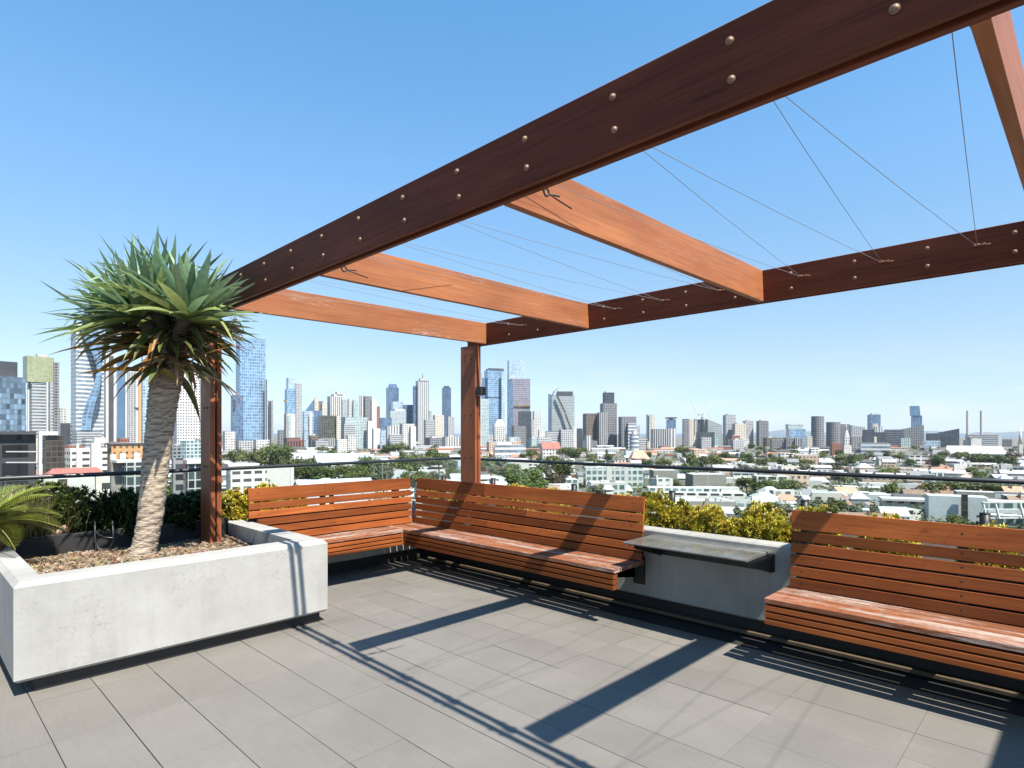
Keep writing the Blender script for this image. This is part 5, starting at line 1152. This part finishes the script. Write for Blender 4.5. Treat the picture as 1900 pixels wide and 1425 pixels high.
# ------------------------------------------------------------------ trees
def crown(seed, shape, n, size, cols):
    """leaf-sized faces clustered on boughs inside an uneven volume; unit tree, about 1 high"""
    r = random.Random(seed); b = MB(); bo = []
    for _ in range({'round': 16, 'spread': 18, 'tall': 12, 'loose': 13}[shape]):
        a = r.random() * 6.283; q = r.random() ** .5
        if shape == 'round': c = Vector((math.cos(a) * .34 * q, math.sin(a) * .34 * q, r.uniform(.36, .84)))
        elif shape == 'spread': c = Vector((math.cos(a) * .50 * q, math.sin(a) * .50 * q, .50 + .26 * (1 - q * q) + r.uniform(-.08, .1)))
        elif shape == 'tall': c = Vector((math.cos(a) * .15 * q, math.sin(a) * .15 * q, r.uniform(.25, .92)))
        else: c = Vector((math.cos(a) * .36 * q, math.sin(a) * .36 * q, r.uniform(.40, .9)))
        bo.append((c, r.uniform(.15, .27) * (.7 if shape in ('tall', 'loose') else 1), r.choice(cols), r.uniform(.75, 1.25)))
    for k in range(n):
        c, rad, colr, br = r.choice(bo)
        d = Vector((r.gauss(0, 1), r.gauss(0, 1), r.gauss(0, 1))).normalized(); p = c + d * rad * (r.random() ** .4) * Vector((1, 1, .8)).length / 1.6
        nrm = (d + Vector((0, 0, .35)) + Vector((r.uniform(-.8, .8), r.uniform(-.8, .8), r.uniform(-.8, .8)))).normalized()
        u = nrm.cross(Vector((.3, .5, .8))).normalized(); w = nrm.cross(u); s = size * r.uniform(.6, 1.3); q = br * r.uniform(.75, 1.25); cc = tuple(v * q for v in colr)
        u2 = u * s; w2 = w * s * r.uniform(.5, .9)
        b.poly([p + u2, p + w2 * .8 + u2 * .2, p - u2, p - w2], None, 0, cc)
    return b.mesh('crown', M['treeleaf']), bo
def trunkmesh(bo, h):
    b = MB(); b.tube([(0, 0, 0), (.01, 0, h * .5), (0, .01, h)], [.030, .024, .017], 7, c=(.11, .085, .06))
    for c, rad, _, _ in bo[:7]: b.tube([(0, .005, h * .75), c * .55 + Vector((0, 0, h * .4)), c], [.015, .010, .005], 5, c=(.10, .08, .06))
    return b.mesh('trunk', M['treeleaf'])
TK = {}
def kind_(key, desc, shape, n, size, cols, seeds):
    TK[key] = (desc, [(lambda cb: (cb[0], trunkmesh(cb[1], .45)))(crown(s, shape, n, size, cols)) for s in seeds])
kind_('dark', 'dense dark green round tree', 'round', 1900, .044, [(.052, .080, .020), (.068, .100, .025), (.085, .118, .030)], (1, 2))
kind_('olive', 'spreading olive green tree', 'spread', 1900, .044, [(.100, .116, .030), (.125, .140, .038), (.080, .094, .028)], (3, 4, 5))
kind_('bright', 'bright green leafy tree', 'round', 1700, .044, [(.095, .140, .032), (.120, .165, .040), (.075, .110, .026)], (6,))
kind_('pale', 'pale grey green gum tree', 'loose', 1500, .040, [(.125, .140, .085), (.105, .122, .070), (.145, .155, .10)], (7, 8))
kind_('brown', 'sparse brownish tree', 'loose', 1300, .038, [(.095, .070, .042), (.080, .075, .036)], (9,))
kind_('tall', 'narrow upright dark tree', 'tall', 1200, .036, [(.050, .075, .028), (.062, .090, .034)], (10,))
tr_ = random.Random(31)
GTt = 'trees of the suburb'
def tree(px, D, h, key, wide=1.0):
    desc, vs = TK[key]; me, tm = tr_.choice(vs); p = at(px, D); p.z = GZ
    szn = 'tall' if h > 15 else 'small' if h < 9 else 'mid height'
    o = thing('tree', rel_label(f'{szn} {desc}', px, D), 'tree', p, GTt)
    o.scale = (h * wide * tr_.uniform(.9, 1.1), h * wide * tr_.uniform(.9, 1.1), h); o.rotation_euler = (0, 0, tr_.random() * 6.28)
    for nm, m in (('trunk', tm), ('crown', me)):
        c = bpy.data.objects.new(nm, m); COL.objects.link(c); c.parent = o
# trees placed after the photograph: px, py of the crown top, py of the foot, kind, widening
PT = [(335, 882, 945, 'bright', 1.2), (440, 832, 864, 'dark', 1.2), (462, 836, 868, 'olive', 1.1), (480, 833, 866, 'dark', 1.0), (505, 822, 866, 'olive', 1.1), (520, 826, 872, 'dark', 1.1), (535, 848, 884, 'olive', 1.0), (556, 846, 902, 'dark', 1.0), (575, 852, 900, 'olive', 1.1),
      (600, 862, 905, 'dark', 1.2), (630, 858, 902, 'olive', 1.1), (655, 864, 905, 'dark', 1.1), (675, 842, 900, 'bright', .9), (690, 846, 895, 'olive', 1.1), (712, 850, 906, 'pale', 1.1), (735, 852, 895, 'olive', 1.2), (758, 842, 892, 'dark', 1.1), (778, 838, 880, 'olive', 1.2), (800, 832, 872, 'dark', 1.1), (815, 836, 878, 'olive', 1.2), (835, 846, 885, 'pale', 1.0),
      (720, 822, 846, 'dark', 1.2), (745, 820, 842, 'olive', 1.2), (700, 866, 915, 'pale', 1.2), (770, 868, 918, 'olive', 1.2), (670, 868, 912, 'olive', 1.0), (900, 846, 885, 'olive', 1.0), (925, 848, 905, 'pale', 1.1), (950, 856, 905, 'olive', 1.2), (975, 868, 920, 'bright', 1.4), (985, 832, 858, 'olive', 1.2), (1005, 860, 912, 'pale', 1.2), (1025, 842, 880, 'olive', 1.0), (1030, 868, 912, 'brown', 1.2), (1050, 828, 852, 'olive', 1.3), (1065, 830, 856, 'dark', 1.1),
      (1045, 852, 898, 'dark', .9), (1110, 895, 935, 'pale', 1.2), (1100, 846, 866, 'olive', 1.2), (1130, 842, 860, 'dark', 1.2), (1200, 852, 868, 'dark', 1.6), (1230, 850, 868, 'olive', 1.6), (1255, 888, 915, 'bright', .9), (1265, 826, 848, 'olive', 1.2), (1280, 842, 872, 'dark', 1.1), (1300, 848, 876, 'tall', 1.2), (1320, 842, 872, 'olive', 1.2),
      (1385, 848, 868, 'dark', 1.7), (1415, 848, 868, 'dark', 1.5), (1445, 848, 868, 'dark', 1.3), (1470, 846, 868, 'dark', 1.5), (1495, 850, 868, 'olive', 1.4), (1385, 882, 920, 'olive', 1.2), (1410, 890, 925, 'dark', 1.1), (1440, 886, 925, 'bright', 1.3), (1468, 886, 926, 'olive', 1.2), (1520, 898, 925, 'olive', 1.2),
      (1570, 842, 866, 'dark', 1.5), (1590, 842, 864, 'dark', 1.3), (1640, 868, 900, 'bright', 1.1), (1655, 866, 900, 'olive', 1.2), (1645, 836, 856, 'tall', 1.5), (1690, 850, 866, 'bright', 1.4), (1780, 838, 858, 'olive', 1.3), (1810, 840, 866, 'dark', 1.4), (1840, 842, 866, 'dark', 1.4), (1870, 846, 868, 'dark', 1.3), (1880, 832, 858, 'brown', 1.2), (1815, 872, 895, 'bright', 1.3), (1850, 892, 935, 'olive', 1.2), (1880, 895, 935, 'bright', 1.1),
      (1455, 925, 985, 'pale', 1.2), (1500, 920, 975, 'pale', 1.3), (1550, 922, 975, 'olive', 1.1), (1590, 930, 980, 'pale', 1.3), (1615, 938, 985, 'pale', 1.0), (1380, 935, 1000, 'pale', 1.0), (110, 846, 880, 'bright', 1.1), (140, 846, 884, 'bright', 1.0), (165, 850, 882, 'bright', .9), (1345, 838, 858, 'olive', 1.3), (1540, 858, 872, 'olive', 1.5), (640, 838, 856, 'olive', 1.2), (520, 842, 862, 'bright', 1.0), (868, 842, 870, 'olive', 1.2), (1770, 950, 1000, 'olive', .9)]
for (px, ty, by_, key, wd) in PT:
    D = (CAMZ - GZ) * FPX / (by_ - HYP); tree(px, D, (by_ - ty) / FPX * D, key, wd)
nt = 0
while nt < 190:
    D = 240 + 1150 * tr_.random() ** 1.3; px = tr_.uniform(-30, 1940); h = tr_.uniform(8, 15)
    if D < dmin(px): continue
    if px < 400 and D < 400 or blocked(px, D, 26 / D * 300): continue
    tree(px, D, h, tr_.choice(['dark', 'olive', 'olive', 'bright', 'pale', 'dark', 'tall', 'brown']), tr_.uniform(1.0, 1.5)); nt += 1

# low garden greenery between the houses, beyond counting
b = MB()
for k in range(5600):
    D = 225 + 1250 * tr_.random() ** 1.5; px = tr_.uniform(-40, 1950)
    if D < dmin(px) * .95: continue
    c = at(px, D); c.z = GZ; R_ = tr_.uniform(1.8, 5.2); hh = tr_.uniform(1.5, 6.5); cc = tr_.choice([(.065, .085, .025), (.09, .11, .034), (.11, .13, .045), (.055, .075, .022), (.12, .125, .06)])
    for j in range(20):
        d = Vector((tr_.gauss(0, 1), tr_.gauss(0, 1), 0)) * R_ * .5; p = c + d + Vector((0, 0, hh * tr_.random())); s_ = tr_.uniform(.5, 1.1); q = tr_.uniform(.7, 1.3)
        u = Vector((tr_.uniform(-1, 1), tr_.uniform(-1, 1), tr_.uniform(-.4, .4))).normalized() * s_; w = Vector((tr_.uniform(-1, 1), tr_.uniform(-1, 1), tr_.uniform(-.2, .9))).normalized() * s_ * .8
        b.poly([p + u, p + w, p - u, p - w], None, 0, tuple(v * q for v in cc))
o = b.build('undergrowth', M['treeleaf']); tag(o, 'low garden greenery filling the gaps between the suburb houses', 'greenery', kind='stuff')

# ------------------------------------------------------------------ thin summer haze over the city
hm_ = bpy.data.materials.new('haze'); hm_.use_nodes = True; hn = hm_.node_tree.nodes; hn.clear()
hv = hn.new('ShaderNodeVolumePrincipled'); hv.inputs['Color'].default_value = (.80, .88, 1.0, 1); hv.inputs['Density'].default_value = 3.2e-5; hv.inputs['Anisotropy'].default_value = .2
ho = hn.new('ShaderNodeOutputMaterial'); hm_.node_tree.links.new(hv.outputs[0], ho.inputs['Volume'])
b = MB(); b.box(-33500, 33500, -33500, 33500, GZ - 3.5, 330); o = b.build('haze', hm_); tag(o, 'thin pale blue haze over the city', 'haze', kind='stuff')
